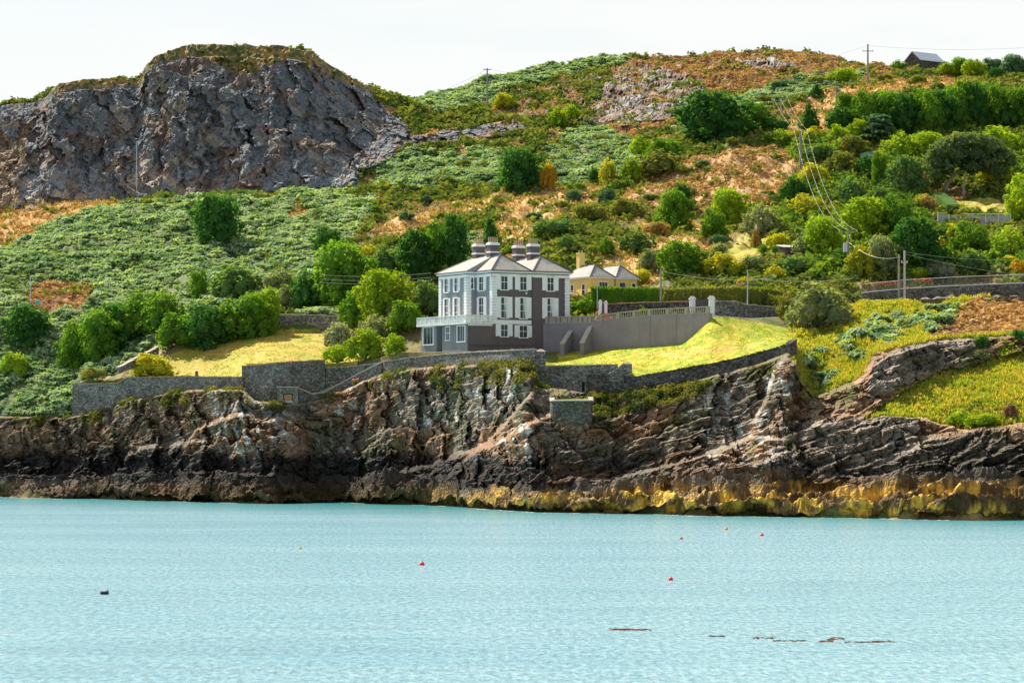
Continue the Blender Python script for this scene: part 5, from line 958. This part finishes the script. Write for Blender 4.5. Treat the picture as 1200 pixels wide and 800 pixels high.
for i, px in enumerate(piers): seg('pier', px-1.6, px+1.6, 0, 1.0, .24)
for p0, p1 in zip(piers[:-1], piers[1:]):
    seg('coping', p0+1.6, p1-1.6, .84, 1.0, .22); seg('plinth', p0+1.6, p1-1.6, 0, .14, .2)
    n = int((p1-p0-3)/2.3)
    if p0 < 690: seg('panel', p0+3, p1-3, .14, .84, .08); continue
    for j in range(n):
        q = bp_(p0+1.6+(p1-p0-3.2)*(j+.5)/n); 
        if bm0 is None:
            m = MB(); m.tube([(0, 0, .14), (0, 0, .3), (0, 0, .45), (0, 0, .7), (0, 0, .84)], [.07, .10, .10, .05, .08], 8); bm0 = m.build('baluster', BALM, bal); o = bm0
        else: o = bm0.copy(); COL.objects.link(o); o.parent = bal
        o.location = q-bal.location
for px, yt, yb, lab in ((671, 388, 413, 'left sloping buttress against the grey retaining wall'), (694, 383, 412, 'right sloping buttress against the grey retaining wall')):
    q = bp_(px); Y = q.y-.4; t = W(px, yt, Y); b = W(px, yb, Y); m = MB(); w2 = .28; L_ = 3.4; dx = -1.3
    pts = [(0, 0), (0, 1)]; 
    def PT(dxx, yy, zz): return (t.x+dxx, Y-yy, zz)
    m.hexa([PT(-.55, 0, b.z-1), PT(0, 0, b.z-1), PT(dx, L_, b.z-1.6), PT(dx-.55, L_, b.z-1.6)], [PT(-.55, 0, t.z), PT(0, 0, t.z), PT(dx, L_, b.z+1.1), PT(dx-.55, L_, b.z+1.1)]); bt = m.build('buttress', RETP); tag(bt, lab, 'buttress')
    m = MB(); m.hexa([PT(-.62, -.0, t.z+.003), PT(.06, -.0, t.z+.003), PT(dx+.06, L_+.05, b.z+1.103), PT(dx-.62, L_+.05, b.z+1.103)], [PT(-.62, 0, t.z+.14), PT(.06, 0, t.z+.14), PT(dx+.06, L_+.05, b.z+1.24), PT(dx-.62, L_+.05, b.z+1.24)]); m.build('coping', COPE, bt)
# ---- white gate pillars
def pillar(px, yt, yb, w2, Y, label):
    s = Y/FPX; e = empty('gate_pillar', W(px, yb, Y)); tag(e, label, 'gate pillar'); h_ = (yb-yt)*s; hw = w2*s/2; m = MB(); m.box(-hw, hw, -hw, hw, -.8, h_*.84); m.build('shaft', WHITE, e)
    m = MB(); m.box(-hw*1.25, hw*1.25, -hw*1.25, hw*1.25, h_*.84, h_*.91); m.hexa([(-hw*1.1, -hw*1.1, h_*.91), (hw*1.1, -hw*1.1, h_*.91), (hw*1.1, hw*1.1, h_*.91), (-hw*1.1, hw*1.1, h_*.91)], [(-hw*.6, -hw*.6, h_), (hw*.6, -hw*.6, h_), (hw*.6, hw*.6, h_), (-hw*.6, hw*.6, h_)]); m.build('cap', WHITED, e)
pillar(703.5, 351, 378, 3.6, YW(703)+7, 'left white pillar of the narrow gate behind the parked red car'); pillar(710, 352, 378, 3.4, YW(710)+7, 'right white pillar of the narrow gate behind the parked red car')
pillar(811.5, 347, 374, 6.5, YW(811)+8.5, 'wide white gate pillar left of the wooden gate on the drive'); pillar(834, 346.5, 372, 6.5, YW(834)+2, 'white gate pillar at the right end of the balustrade')
p = W(822, 374, YW(822)+8); e = empty('driveway_gate', p); tag(e, 'dark driveway gate between the two white pillars', 'gate'); s = p.y/FPX; m = MB(); m.box(-7*s, 7*s, 0, .08, .1, 22*s); m.build('panel', plain('dark_gate_wood', (.09, .085, .09), .8, .2, 3), e); m = MB(); m.box(-7.2*s, 7.2*s, -.03, .11, 22*s, 23*s); m.build('top_rail', LEADM, e)
p = W(706.7, 378, YW(706)+7.2); e = empty('narrow_gate', p); tag(e, 'tall dark narrow gate between two slim white pillars', 'gate'); s = p.y/FPX; m = MB(); m.box(-1.5*s, 1.5*s, 0, .06, 0, 24*s); m.build('panel', DKM, e); m = MB(); m.box(-1.5*s, 1.5*s, -.02, .08, 24*s, 24.8*s); m.build('top_rail', LEADM, e)
# ------------------------------------------------------------------ clipped hedges
def hedge(label, pts, th, tint, h=None, name='clipped_hedge', dens=26, ls=.16, rnd=.15):
    """pts: (px, top row, foot row, distance)"""
    r = np.random.RandomState(int(pts[0][0])); P = [(W(a, b, d), W(a, c, d)) for a, b, c, d in pts]; o0 = P[0][1].copy(); m = MB(); Vq = []
    for (t0, b0), (t1, b1) in zip(P[:-1], P[1:]):
        d = t1-t0; d.z = 0; L_ = d.length; d.normalize(); n = Vector((-d.y, d.x, 0))
        m.hexa([b0+n*.1-Vector((0, 0, .4)), b1+n*.1-Vector((0, 0, .4)), b1+n*(th-.1)-Vector((0, 0, .4)), b0+n*(th-.1)-Vector((0, 0, .4))], [t0+n*.1-Vector((0, 0, .12)), t1+n*.1-Vector((0, 0, .12)), t1+n*(th-.1)-Vector((0, 0, .12)), t0+n*(th-.1)-Vector((0, 0, .12))])
        H_ = (t0.z+t1.z-b0.z-b1.z)/2; k = int(L_*(2*H_+th)*dens)
        for i in range(k):
            u = r.rand(); face = r.rand()*(2*H_+th); bb, tt = b0.lerp(b1, u), t0.lerp(t1, u)
            if face < H_: q = bb.lerp(tt, face/H_); nn = -n
            elif face < H_+th: q = tt+n*(face-H_); nn = Vector((0, 0, 1))
            else: q = bb.lerp(tt, (face-H_-th)/H_)+n*th; nn = n
            nn = (nn+Vector(r.normal(size=3)*.7)).normalized(); q = q+Vector(r.normal(size=3)*rnd*.4); a = nn.cross(Vector(r.normal(size=3))).normalized(); b = nn.cross(a); s = ls*(.6+.7*r.rand()); m.face([q-a*s, q-b*s*.7, q+a*s, q+b*s*.7])
    me = bpy.data.meshes.new(name); me.from_pydata([tuple(Vector(v)-o0) for v in m.v], [], m.f); me.materials.append(LEAF); o = bpy.data.objects.new(name, me); COL.objects.link(o); o.location = o0; o.color = (*G[tint], 1); tag(o, label, 'hedge'); return o
hedge('dark clipped hedge in front of the yellow cottage', [(692, 336, 362, YW(692)+13.5), (730, 337, 360, YW(730)+13.5), (771, 337, 358, YW(771)+13.5)], 1.6, 'md')
hedge('lighter clipped hedge behind the gate pillars, right of the wooden pole', [(777, 339, 362, YW(777)+13), (820, 337, 360, YW(820)+13), (865, 336, 358, YW(865)+12), (900, 338, 357, YW(900)+11), (925, 342, 360, YW(925)+10)], 1.5, 'ol', rnd=.35)
p = surf(1110, 250); Yh = p.y
hedge('pale topped clipped hedge sloping down beside the hillside garden lawn', [(1110, 239, 250, Yh), (1104, 233, 246, Yh+6), (1092, 225, 240, Yh+14)], -2.2, 'gr', rnd=.15)
p = surf(935, 283)
hedge('curved clipped hedge mound above the stone outbuilding', [(948, 277, 288, p.y), (938, 269, 282, p.y+4), (924, 265, 275, p.y+8)], -1.8, 'gr', rnd=.15)
# ------------------------------------------------------------------ windswept pine
p = surf(1120, 228); s = p.y/FPX; pine = empty('windswept_pine', p); tag(pine, 'windswept spreading pine with a pale leaning trunk beside the garden lawn', 'tree')
def pp(px, py, dy=0): q = W(px, py, p.y+dy); return q-p
m = MB(); m.tube([pp(1106, 230), pp(1109, 217), pp(1118, 206), pp(1127, 197), pp(1132, 188), pp(1131, 178)], [.5, .42, .36, .32, .26, .15], 8); m.tube([pp(1127, 197), pp(1118, 190), pp(1108, 184)], [.2, .14, .07], 6); m.tube([pp(1132, 188), pp(1145, 180), pp(1158, 176)], [.2, .15, .07], 6); m.build('trunk', BARKP, pine)
lobes = [(1098, 190, 15, 11), (1104, 178, 16, 11), (1116, 170, 17, 10), (1132, 165, 19, 9), (1148, 167, 17, 9), (1162, 172, 15, 10), (1175, 182, 13, 9), (1183, 190, 8, 6), (1120, 182, 14, 9), (1146, 181, 18, 11), (1160, 190, 15, 10), (1140, 195, 13, 8), (1098, 205, 10, 10), (1110, 196, 9, 8), (1170, 200, 12, 7)]
R_ = np.random.RandomState(3); L_ = []
for a, b, c, d in lobes:
    for dy in (-2.5, 1.5): q = pp(a, b, dy+R_.uniform(-1, 1)); L_.append((q.x, q.y, q.z, c*s, 2.4, d*s))
me = crown_mesh('crown', L_, 5200, .36, 77, .2, .15, .72); o = bpy.data.objects.new('crown', me); COL.objects.link(o); o.parent = pine; o.color = (.12, .17, .085, 1)
# second thin trunk tree
p2 = surf(1129, 232); e = empty('slender_tree', p2); tag(e, 'slender bare trunked tree right of the windswept pine trunk', 'tree'); s = p2.y/FPX
m = MB(); m.tube([(0, 0, -.5), (0, 0, 2), (.5, 0, 4.5), (1, 0, 7)], [.3, .25, .2, .1], 7); m.build('trunk', BARKP, e)
o = bpy.data.objects.new('crown', PROTO['low'][0]); COL.objects.link(o); o.parent = e; o.location = (1, 0, 4.8); o.scale = (5, 4, 3.5); o.color = (.04, .075, .03, 1)
# ------------------------------------------------------------------ poles and wires
def pole(px, yt, yb, label, arm=0, r=.13, Y=None, armz=.35, mat=None, name='utility_pole', vis_foot=True, cat='utility pole'):
    q = surf(px, yb) if Y is None else W(px, yb, Y); s = q.y/FPX; zt = CH+(HY-yt)*q.y/FPX; h_ = zt-q.z; e = empty(name, q); tag(e, label, cat)
    m = MB(); m.tube([(0, 0, -.8), (0, 0, h_*.5), (0, 0, h_)], [r*1.15, r, r*.8], 8); m.build('post', mat or WOODM, e)
    if arm:
        m = MB(); m.box(-arm, arm, -.08, .08, h_-armz-.08, h_-armz+.08); m.build('crossarm', mat or WOODM, e)
        for x in (-arm*.9, 0, arm*.9):
            m = MB(); m.tube([(x, 0, h_-armz+.08), (x, 0, h_-armz+.30)], [.05, .08], 6); m.build('insulator', WHITED, e)
    return e, h_, q
P1 = pole(571, 80, 128, 'wooden pole with a short crossarm on the skyline in the middle of the picture', .9, .2)
P2 = pole(1017, 52, 101, 'tallest crossarm pole on the skyline left of the barn', 1.3, .22, armz=1.6)
P3 = pole(980, 100, 142, 'plain wooden pole standing on the orange grass patch', .0, .2)
P4 = pole(915, 117, 142, 'short pole with a double crossarm behind the low dark bush', 1.8, .15, armz=.2)
P5 = pole(938, 152, 200, 'grey pole at the right edge of the brown heath carrying three pale wires', 1.4, .2)
P6 = pole(994, 268, 322, 'pole with a transformer box among the roadside trees', 1.5, .17, armz=.5)
m = MB(); m.box(-.75, -.15, -.3, .3, P6[1]-3.6, P6[1]-2.2); m.build('transformer', METAL, P6[0])
P7 = pole(1053.5, 298, 356, 'left and darker of the two poles at the roadside wall', 0, .17, Y=YW(1053)+6.2)
P8 = pole(1060, 293.5, 352, 'right and paler of the two poles at the roadside wall', .45, .17, Y=YW(1060)+5.6, mat=plain('pale_wood', (.5, .46, .40), .85, .2, 4), armz=1.8)
P9 = pole(774.5, 315, 356, 'wooden pole standing between the two clipped hedges', 0, .15, Y=YW(774)+11)
P10 = pole(700, 322, 356, 'slim grey post in front of the cottage hedge', .6, .07, Y=YW(700)+12, mat=METAL, armz=.1, name='lamp_post', cat='lamp post')
P11 = pole(876, 316, 358, 'slim grey post in front of the hedge, left of the olive bush', 0, .08, Y=YW(876)+5, mat=METAL, name='lamp_post', cat='lamp post')
P12 = pole(160, 167, 218, 'thin pale post standing alone in front of the crag', 0, .10, Y=618, mat=METAL, name='lamp_post', cat='lamp post')
P13 = pole(35.5, 323, 361, 'thin grey post right behind the rounded tree at the far left', 0, .09, mat=METAL, name='lamp_post', cat='lamp post')
P15 = pole(128.5, 324, 347, 'thin grey post above the left end of the slanting thicket', 0, .09, mat=METAL, name='lamp_post', cat='lamp post')
P16 = pole(309, 317, 340, 'thin grey post on the bracken slope right of the pale bushy tree', 0, .09, mat=METAL, name='lamp_post', cat='lamp post')
q = surf(44, 368); e = empty('signpost', q); tag(e, 'signpost with a small turquoise sign at the far left above the rounded tree', 'signpost'); m = MB(); m.tube([(0, 0, -.3), (0, 0, 2.1)], .05, 6); m.build('post', METAL, e); m = MB(); m.box(-.3, .3, -.08, -.05, 1.6, 2.3); m.build('sign_board', plain('turquoise_sign', (.02, .42, .45), .5, .03, 3), e)
WIRE = plain('bright_wire', (.5, .49, .46), .5, .05, 3, .2); WIRED = plain('dark_wire', (.10, .10, .11), .6, .05, 3)
def wire(a, b, sag, label, r=.035, mat=WIRED, n=14, group=None):
    a, b = Vector(a), Vector(b); m = MB(); pts = [a.lerp(b, i/n)-Vector((0, 0, sag*4*(i/n)*(1-i/n))) for i in range(n+1)]; m.tube(pts, r, 5); o = m.build('overhead_wire', mat); tag(o, label, 'wire', group); return o
tp = lambda P, dx=0, dz=0: Vector((P[2].x+dx, P[2].y, P[2].z+P[1]+dz))
for dx, wd in ((-1.25, 'left'), (0, 'middle'), (1.25, 'right')):
    wire(tp(P4, dx*1.2, .1), tp(P5, dx, 0), .6, wd+' pale wire between the short crossarm pole and the grey heath pole', .013, WIRE)
    wire(tp(P5, dx, 0), tp(P6, dx, -.2), 4.2, wd+' pale wire sagging from the heath pole to the transformer pole', .015, WIRE)
wire(tp(P6, 0, -2.0), tp(P7, 0, -.4), 1.1, 'single pale wire from the transformer pole to the roadside poles', .017, WIRE)
end = W(1290, 330, YW(1290)+25)
wire(tp(P8, 0, -.2), W(1260, 300, YW(1260)+20), .9, 'upper wire running right from the paler roadside pole', .015, WIRE)
wire(tp(P8, 0, -.5), W(1260, 328, YW(1260)+16), .6, 'lower bundled wire running right from the paler roadside pole', .015, WIRE)
wire(tp(P9, 0, -.3), W(905, 326, YW(900)+14), .7, 'upper pale wire running right from the pole between the hedges', .04, WIRE)
wire(tp(P9, 0, -2.0), W(905, 322, YW(900)+14), 1.2, 'lower pale wire running right from the pole between the hedges', .015, WIRE)
wire(tp(P11, 0, -1.2), W(1000, 326, YW(990)+14), .5, 'wire running right from the slim post to behind the olive bush', .03, WIRE)
wire(tp(P2, 0, -.3), W(1320, 42, 700), 2.0, 'thin wire against the sky running right from the tallest skyline pole', .02)
wire(tp(P2, 0, -.3), tp(P1, 0, -.2), 6, 'long thin wire along the skyline between the two skyline poles', .015)
wire(tp(P1, 0, -.2), W(380, 132, 700), 3, 'thin wire against the sky running left from the middle skyline pole', .018)
for i, yy in enumerate((322, 327, 331)): wire(W(375, yy, 476), W(505, yy-2, 468), .4, ('top', 'middle', 'lowest')[i]+' of the three dark wires crossing the trees left of the villa', .03)
# ------------------------------------------------------------------ garden fence and lawn things
GF = plain('grey_fence_boards', (.34, .35, .36), .85, .25, 4)
q0 = surf(1140, 264); Yf = q0.y; fen = empty('garden_fence', W(1140, 264, Yf)); tag(fen, 'grey boarded garden fence below the hillside lawn', 'fence'); Mi = Matrix.Translation(-fen.location); s = Yf/FPX
fp = [(1099, 249, 262), (1112, 252, 265), (1126, 255, 267), (1140, 253, 266), (1155, 253, 266), (1170, 252, 266), (1184, 252, 266)]
for i, ((a0, b0, c0), (a1, b1, c1)) in enumerate(zip(fp[:-1], fp[1:])):
    m = MB(); n = int((a1-a0)/1.2)
    for j in range(n):
        t = j/n; A_ = W(a0+(a1-a0)*t, b0+(b1-b0)*t+1, Yf); B_ = W(a0+(a1-a0)*(t+.82/n), b0+(b1-b0)*t+1, Yf); zb_ = W(a0, c0, Yf).z-.6; m.box(A_.x, B_.x, Yf, Yf+.04, zb_, A_.z+(j % 3)*.05)
    m.build('boards', GF, fen, Mi)
for a0, b0, c0 in fp: A_ = W(a0, b0, Yf); m = MB(); m.box(A_.x-.08, A_.x+.08, Yf-.1, Yf-.01, W(a0, c0, Yf).z-.6, A_.z+.15); m.build('post', WHITED, fen, Mi)
m = MB(); A_, B_ = W(1130, 250, Yf-.3), W(1184, 249, Yf-.3); m.box(A_.x, B_.x, Yf+.05, Yf+.15, A_.z-.15, A_.z); m.build('top_rail', WHITED, fen, Mi)
for px, py, lab in ((862, 287, 'white garden chair at the left of the pair on the small hillside lawn'), (869.5, 286, 'white garden chair at the right of the pair on the small hillside lawn')):
    q = surf(px, py); chair('garden_chair', q, R(150 if px < 866 else 200), lab)
q = surf(876, 283); e = empty('garden_table', q); tag(e, 'small white garden table beside the pampas clump', 'table'); m = MB(); m.tube([(0, 0, .65), (0, 0, .71)], .45, 12); m.build('tabletop', WHITE, e)
for i in range(3): m = MB(); m.tube([(.12*math.cos(i*2.1), .12*math.sin(i*2.1), .66), (.35*math.cos(i*2.1), .35*math.sin(i*2.1), 0)], .03, 5); m.build('leg', WHITE, e)
def spray(name, px, py, h_px, w_px, tint, label, cat, nb=160, droop=.5, plume=0, trunk=0):
    q = surf(px, py); s = q.y/FPX; H_, W_ = h_px*s, w_px*s; e = empty(name, q); tag(e, label, cat); r = np.random.RandomState(int(px)); m = MB(); base = trunk*H_
    for i in range(nb):
        a = r.rand()*6.28; el = r.rand()*1.5; c, s_ = math.cos(a), math.sin(a); L_ = (H_-base)*(.7+.4*r.rand()); x1 = W_*.35*math.cos(el); z1 = base+L_*math.sin(el)*.8+.1*L_; x2 = W_*.5*math.cos(el)*1.1; z2 = z1-droop*L_*math.cos(el)*.5; w2 = .09
        m.face([(-s_*w2*.4, c*w2*.4, base), (s_*w2*.4, -c*w2*.4, base), (c*x1+s_*w2, s_*x1-c*w2, z1), (c*x1-s_*w2, s_*x1+c*w2, z1)]); m.face([(c*x1+s_*w2, s_*x1-c*w2, z1), (c*x1-s_*w2, s_*x1+c*w2, z1), (c*x2, s_*x2, z2)])
    me = bpy.data.meshes.new('leaves'); me.from_pydata(m.v, [], m.f); me.materials.append(LEAF); o = bpy.data.objects.new('leaves', me); COL.objects.link(o); o.parent = e; o.color = (*G[tint], 1)
    if trunk: m = MB(); m.tube([(0, 0, -.3), (.05, 0, base*.6), (0, 0, base+.1)], [.16, .11, .09], 7); m.build('trunk', BARK, e)
    for i in range(plume):
        a = r.rand()*6.28; m = MB(); x = W_*.2*r.rand(); m.tube([(x*.2*math.cos(a), x*.2*math.sin(a), H_*.5), (x*math.cos(a), x*math.sin(a), H_*.95), (x*1.2*math.cos(a), x*1.2*math.sin(a), H_*1.25)], [.02, .09, .03], 5); m.build('plume', plain('plume', (.6, .47, .33), .9, .1, 3) if i == 0 else bpy.data.materials['plume'], e)
spray('pampas_grass', 886, 290, 20, 16, 'tn', 'tan pampas grass clump with upright plumes on the hillside lawn edge', 'pampas grass', 260, .7, 4)
spray('cabbage_palm', 894, 317, 30, 18, 'md', 'taller cabbage palm with a bare trunk below the pampas clump', 'palm', 170, .5, 0, .62)
spray('cabbage_palm', 908, 308, 18, 14, 'md', 'shorter cabbage palm left of the stone outbuilding', 'palm', 150, .5, 0, .5)
q = surf(1085, 101); e = empty('timber_bench', q, R(8)); tag(e, 'low brown timber bench on the upper grass left of the skyline trees', 'bench'); m = MB(); m.box(-1.3, 1.3, -.25, .25, .5, .62); m.build('seat', plain('brown_timber', (.36, .22, .12), .8, .2, 4), e)
for x in (-1, 1): m = MB(); m.box(x-.1, x+.1, -.22, .22, -.2, .5); m.build('leg', bpy.data.materials['brown_timber'], e)
# pink and red flowers
def fl_mat(name, c): return leaf_mat(name, False, tuple(x*.8 for x in c), tuple(min(1, x*1.2) for x in c), .8, .3)
def flowers(px, py, w_px, h_px, colr, label, name='flowering_plant', n=90, Y=None):
    q = surf(px, py) if Y is None else W(px, py, Y); s = q.y/FPX; e = empty(name, q); tag(e, label, 'flowers'); r = np.random.RandomState(int(px)); 
    for nm, mt, z0, z1, k, ls in (('leaves', LEAF, 0, .75, n, .14), ('blooms', colr, .45, 1.0, n//2, .11)):
        m = MB()
        for i in range(k):
            c = Vector(((r.rand()-.5)*w_px*s, (r.rand()-.5)*1.0, (z0+(z1-z0)*r.rand())*h_px*s)); nn = Vector(r.normal(size=3)).normalized(); a = nn.cross(Vector(r.normal(size=3))).normalized(); b = nn.cross(a); m.face([c-a*ls, c-b*ls, c+a*ls, c+b*ls])
        me = bpy.data.meshes.new(nm); me.from_pydata(m.v, [], m.f); me.materials.append(mt); o = bpy.data.objects.new(nm, me); COL.objects.link(o); o.parent = e; o.color = (.10, .16, .03, 1)
RED = fl_mat('red_petals', (.60, .05, .03)); PINK = fl_mat('pink_petals', (.65, .25, .33))
flowers(1040, 340, 34, 10, RED, 'long row of red flowers behind the left part of the railing', Y=YW(1040)+8.6, n=260); flowers(1080, 336, 22, 10, RED, 'shorter row of red flowers behind the railing right of the poles', Y=YW(1080)+8.6, n=200)
flowers(417, 450, 8, 6, PINK, 'pink flowers hanging on the cliff wall at the stair coping'); flowers(394, 465, 14, 6, PINK, 'pink and tan flower cushion on the cliff below the stair coping'); flowers(868, 341, 12, 9, PINK, 'pink flowering plant above the light clipped hedge'); flowers(615, 452, 4, 6, PINK, 'small pink flower tuft left of the lawn foot wall'); flowers(1122, 236, 12, 4, PINK, 'low pinkish flowers at the left of the hillside garden lawn')
# ------------------------------------------------------------------ parked car
CY = YW(714)+3.2; c0 = W(714, 378.5, CY); car = empty('parked_car', c0, R(-68)); tag(car, 'red hatchback car parked behind the balustrade near the narrow gate', 'car')
CR = plain('red_car_paint', (.45, .03, .03), .25, .03, 2); 
def prism(prof, y0, y1): 
    m = MB(); n = len(prof)
    for i in range(n): a, b = prof[i], prof[(i+1) % n]; m.face([(a[0], y0, a[1]), (b[0], y0, b[1]), (b[0], y1, b[1]), (a[0], y1, a[1])])
    m.face([(a, y0, b) for a, b in prof]); m.face([(a, y1, b) for a, b in prof][::-1]); return m
prism([(-1.95, .3), (1.95, .3), (2.0, .6), (1.9, .8), (1.1, .95), (.5, 1.42), (-1.2, 1.46), (-1.85, 1.0), (-2.0, .7)], -.82, .82).build('body', CR, car)
prism([(.98, .98), (.48, 1.36), (-1.12, 1.39), (-1.6, 1.02)], -.835, .835).build('side_window', GLASSD, car)
m = MB(); m.hexa([(1.12, -.68, .96), (1.16, -.68, .98), (1.16, .68, .98), (1.12, .68, .96)], [(.56, -.62, 1.40), (.60, -.62, 1.42), (.60, .62, 1.42), (.56, .62, 1.40)]); m.build('windscreen', GLASSD, car)
for x in (-1.25, 1.25):
    for y in (-.78, .78):
        m = MB(); m.tube([(x, y-.1, .31), (x, y+.1, .31)], .31, 14); wo_ = m.build('wheel', LEADM, car); m = MB(); m.tube([(x, y-.12, .31), (x, y+.12, .31)], .17, 10); m.build('rim', METAL, wo_)
for y in (-.6, .6): m = MB(); m.box(1.94, 2.0, y-.16, y+.16, .6, .74); m.build('headlight', WHITED, car)
# ------------------------------------------------------------------ walker
def person(loc, rz, label):
    vs = [(0, 0, .93), (0, 0, 1.18), (0, .0, 1.42), (0, .01, 1.52), (0, .03, 1.66), (-.17, 0, 1.40), (-.22, -.02, 1.14), (-.20, .14, .92), (.17, 0, 1.40), (.24, -.04, 1.14), (.25, .05, .90), (-.09, 0, .88), (-.10, .14, .48), (-.10, .10, .06), (-.10, .24, .03), (.09, 0, .88), (.10, -.06, .48), (.10, -.26, .08), (.10, -.14, .03)]
    ed = [(0, 1), (1, 2), (2, 3), (3, 4), (2, 5), (5, 6), (6, 7), (2, 8), (8, 9), (9, 10), (0, 11), (11, 12), (12, 13), (13, 14), (0, 15), (15, 16), (16, 17), (17, 18)]
    rad = [.15, .145, .15, .06, .105, .07, .05, .035, .07, .05, .035, .10, .065, .045, .04, .10, .065, .045, .04]
    me = bpy.data.meshes.new('person'); me.from_pydata(vs, ed, []); o = bpy.data.objects.new('person', me); COL.objects.link(o); mod = o.modifiers.new('skin', 'SKIN'); 
    for i, r_ in enumerate(rad): me.skin_vertices[0].data[i].radius = (r_, r_*.85)
    me.skin_vertices[0].data[0].use_root = True; o.modifiers.new('sub', 'SUBSURF').render_levels = 2
    o.modifiers['sub'].levels = 2; me.materials.append(plain('walker_clothes', (.16, .24, .42), .85, .1, 3)); o.location = loc; o.rotation_euler = (0, 0, rz); tag(o, label, 'person')
    k = bmesh.new(); bmesh.ops.create_uvsphere(k, u_segments=12, v_segments=8, radius=.125); bmesh.ops.translate(k, verts=k.verts, vec=(0, .0, 1.70)); me2 = bpy.data.meshes.new('hat'); k.to_mesh(me2); k.free(); me2.materials.append(plain('pale_hat', (.75, .68, .58), .8, .05, 3)); h = bpy.data.objects.new('hat', me2); COL.objects.link(h); h.parent = o
    return o
YP = LY(H_Y, 361)+1.6; wp = W(361, 373.3, YP); person((wp.x, YP, wp.z), R(90), 'person in blue with a pale hat walking along the road behind the field wall')
m = MB(); m.hexa([(-.16, -.11, 0), (.16, -.11, 0), (.16, .11, 0), (-.16, .11, 0)], [(-.12, -.08, .42), (.12, -.08, .42), (.12, .08, .42), (-.12, .08, .42)]); m.tube([(-.1, 0, .4), (-.05, 0, .55), (.05, 0, .55), (.1, 0, .4)], .02, 5); o = m.build('backpack', plain('pink_cloth', (.55, .06, .22), .8, .05, 3)); o.location = (wp.x+.30, YP, wp.z+.98); tag(o, 'bright pink backpack carried by the walker behind the field wall', 'backpack')
# ------------------------------------------------------------------ on the water
def buoy(px, py, r_, colr, label, name='mooring_buoy'):
    Y = CH*FPX/(py-HY); x = (px-600)*Y/FPX; e = empty(name, (x, Y, 0)); tag(e, label, 'buoy'); k = bmesh.new(); bmesh.ops.create_uvsphere(k, u_segments=16, v_segments=10, radius=r_); me = bpy.data.meshes.new('float'); k.to_mesh(me); k.free(); me.shade_smooth(); me.materials.append(colr); o = bpy.data.objects.new('float', me); COL.objects.link(o); o.parent = e; o.location = (0, 0, r_*.45); o.scale = (1, 1, .92)
    m = MB(); m.tube([(0, 0, r_*1.2), (0, 0, r_*1.55)], r_*.18, 8); m.tube([(-r_*.2, 0, r_*1.5), (0, 0, r_*1.85), (r_*.2, 0, r_*1.5)], r_*.06, 5); m.build('ring', LEADM, e)
BR = plain('red_buoy_plastic', (.80, .04, .02), .4, .05, 3); BO = plain('orange_buoy_plastic', (.80, .36, .05), .4, .05, 3); BY = plain('yellow_buoy_plastic', (.75, .48, .04), .4, .05, 3)
buoy(494.5, 662, .21, BR, 'red round buoy floating left of the middle'); buoy(786, 679.5, .17, BR, 'red round buoy nearest to the viewer on the right'); buoy(798.5, 631.5, .15, BR, 'tiny red buoy in the far water right of the middle'); buoy(893, 627.5, .18, BR, 'small red buoy furthest to the right'); buoy(851, 620.5, .20, BO, 'small orange buoy closest to the yellow rocks'); buoy(352, 643, .15, BY, 'small yellow buoy floating alone on the left')
Y = CH*FPX/(696-HY); e = empty('black_float', ((122.5-600)*Y/FPX, Y, 0)); tag(e, 'black barrel float lying low in the water at the left', 'float'); m = MB(); m.tube([(-.27, 0, .06), (-.25, 0, .06), (.25, 0, .08), (.27, 0, .08)], [.10, .15, .15, .10], 12); m.build('barrel', plain('black_rubber', (.012, .012, .014), .5, .1, 3), e); m = MB(); m.tube([(.1, 0, .2), (.2, 0, .27), (.28, 0, .2)], .03, 6); m.build('handle', LEADM, e)
def weed(pts, n, label, name):
    r = np.random.RandomState(n); m = MB()
    for i in range(n):
        k = r.randint(len(pts)); px, py, wx_, wy = pts[k]; px += (r.rand()-.5)*wx_; py += (r.rand()-.5)*wy; Y = CH*FPX/(py-HY); x = (px-600)*Y/FPX; l = .05+.11*r.rand(); a = r.rand()*3; c, s = math.cos(a)*l, math.sin(a)*l*1.5; h = .01+.035*r.rand(); m.face([(x-c, Y-s, .0), (x+c*.2, Y-s, h), (x+c, Y+s, .0)]); m.face([(x-c*.6, Y, .005), (x, Y+.05, h*1.2), (x+c*.8, Y+.1, .005), (x, Y-.3, .003)])
    o = m.build(name, plain('brown_kelp', (.30, .15, .06), .5, .5, 4)); tag(o, label, 'seaweed', kind='stuff')
weed([(727, 737, 24, 2), (745, 737.5, 36, 1.6)], 170, 'patch of brown seaweed at the water surface', 'seaweed_patch')
weed([(895, 747, 26, 2.5), (925, 750.5, 40, 1.5), (968, 751, 16, 2), (980, 748, 20, 3), (1035, 751.5, 26, 1.5), (1010, 752, 40, 1), (840, 745, 18, 1)], 330, 'long scattered line of brown seaweed at the water surface', 'seaweed_line')

# ------------------------------------------------------------------ broken foam along the rocks
r = np.random.RandomState(9); m = MB(); fn = fbm(PX/14, PX*0, PX*0+2, 4, 181)
for j in range(0, NC):
    if PX[j] < -20 or PX[j] > 1220 or fn[j] < .50: continue
    k_ = np.where(TZ[:, j] > 0.02)[0]; k_ = k_[(k_ > 3) & (k_ < 60)]
    if not len(k_): continue
    y0 = TY[k_, j].min()
    for q in range(2):
        y = y0-.1-1.3*r.rand()**2; x = (PX[j]-600)*y/FPX+(r.rand()-.5)*.3; a, b = .10+.3*r.rand(), .06+.22*r.rand(); m.face([(x-a, y, .012), (x, y-b, .012), (x+a, y+.05, .012), (x+.1*a, y+b, .012)])
tag(m.build('foam', plain('sea_foam', (.72, .76, .76), .8, .1, 3)), 'broken white foam where the sea touches the rocks', 'foam', kind='stuff')
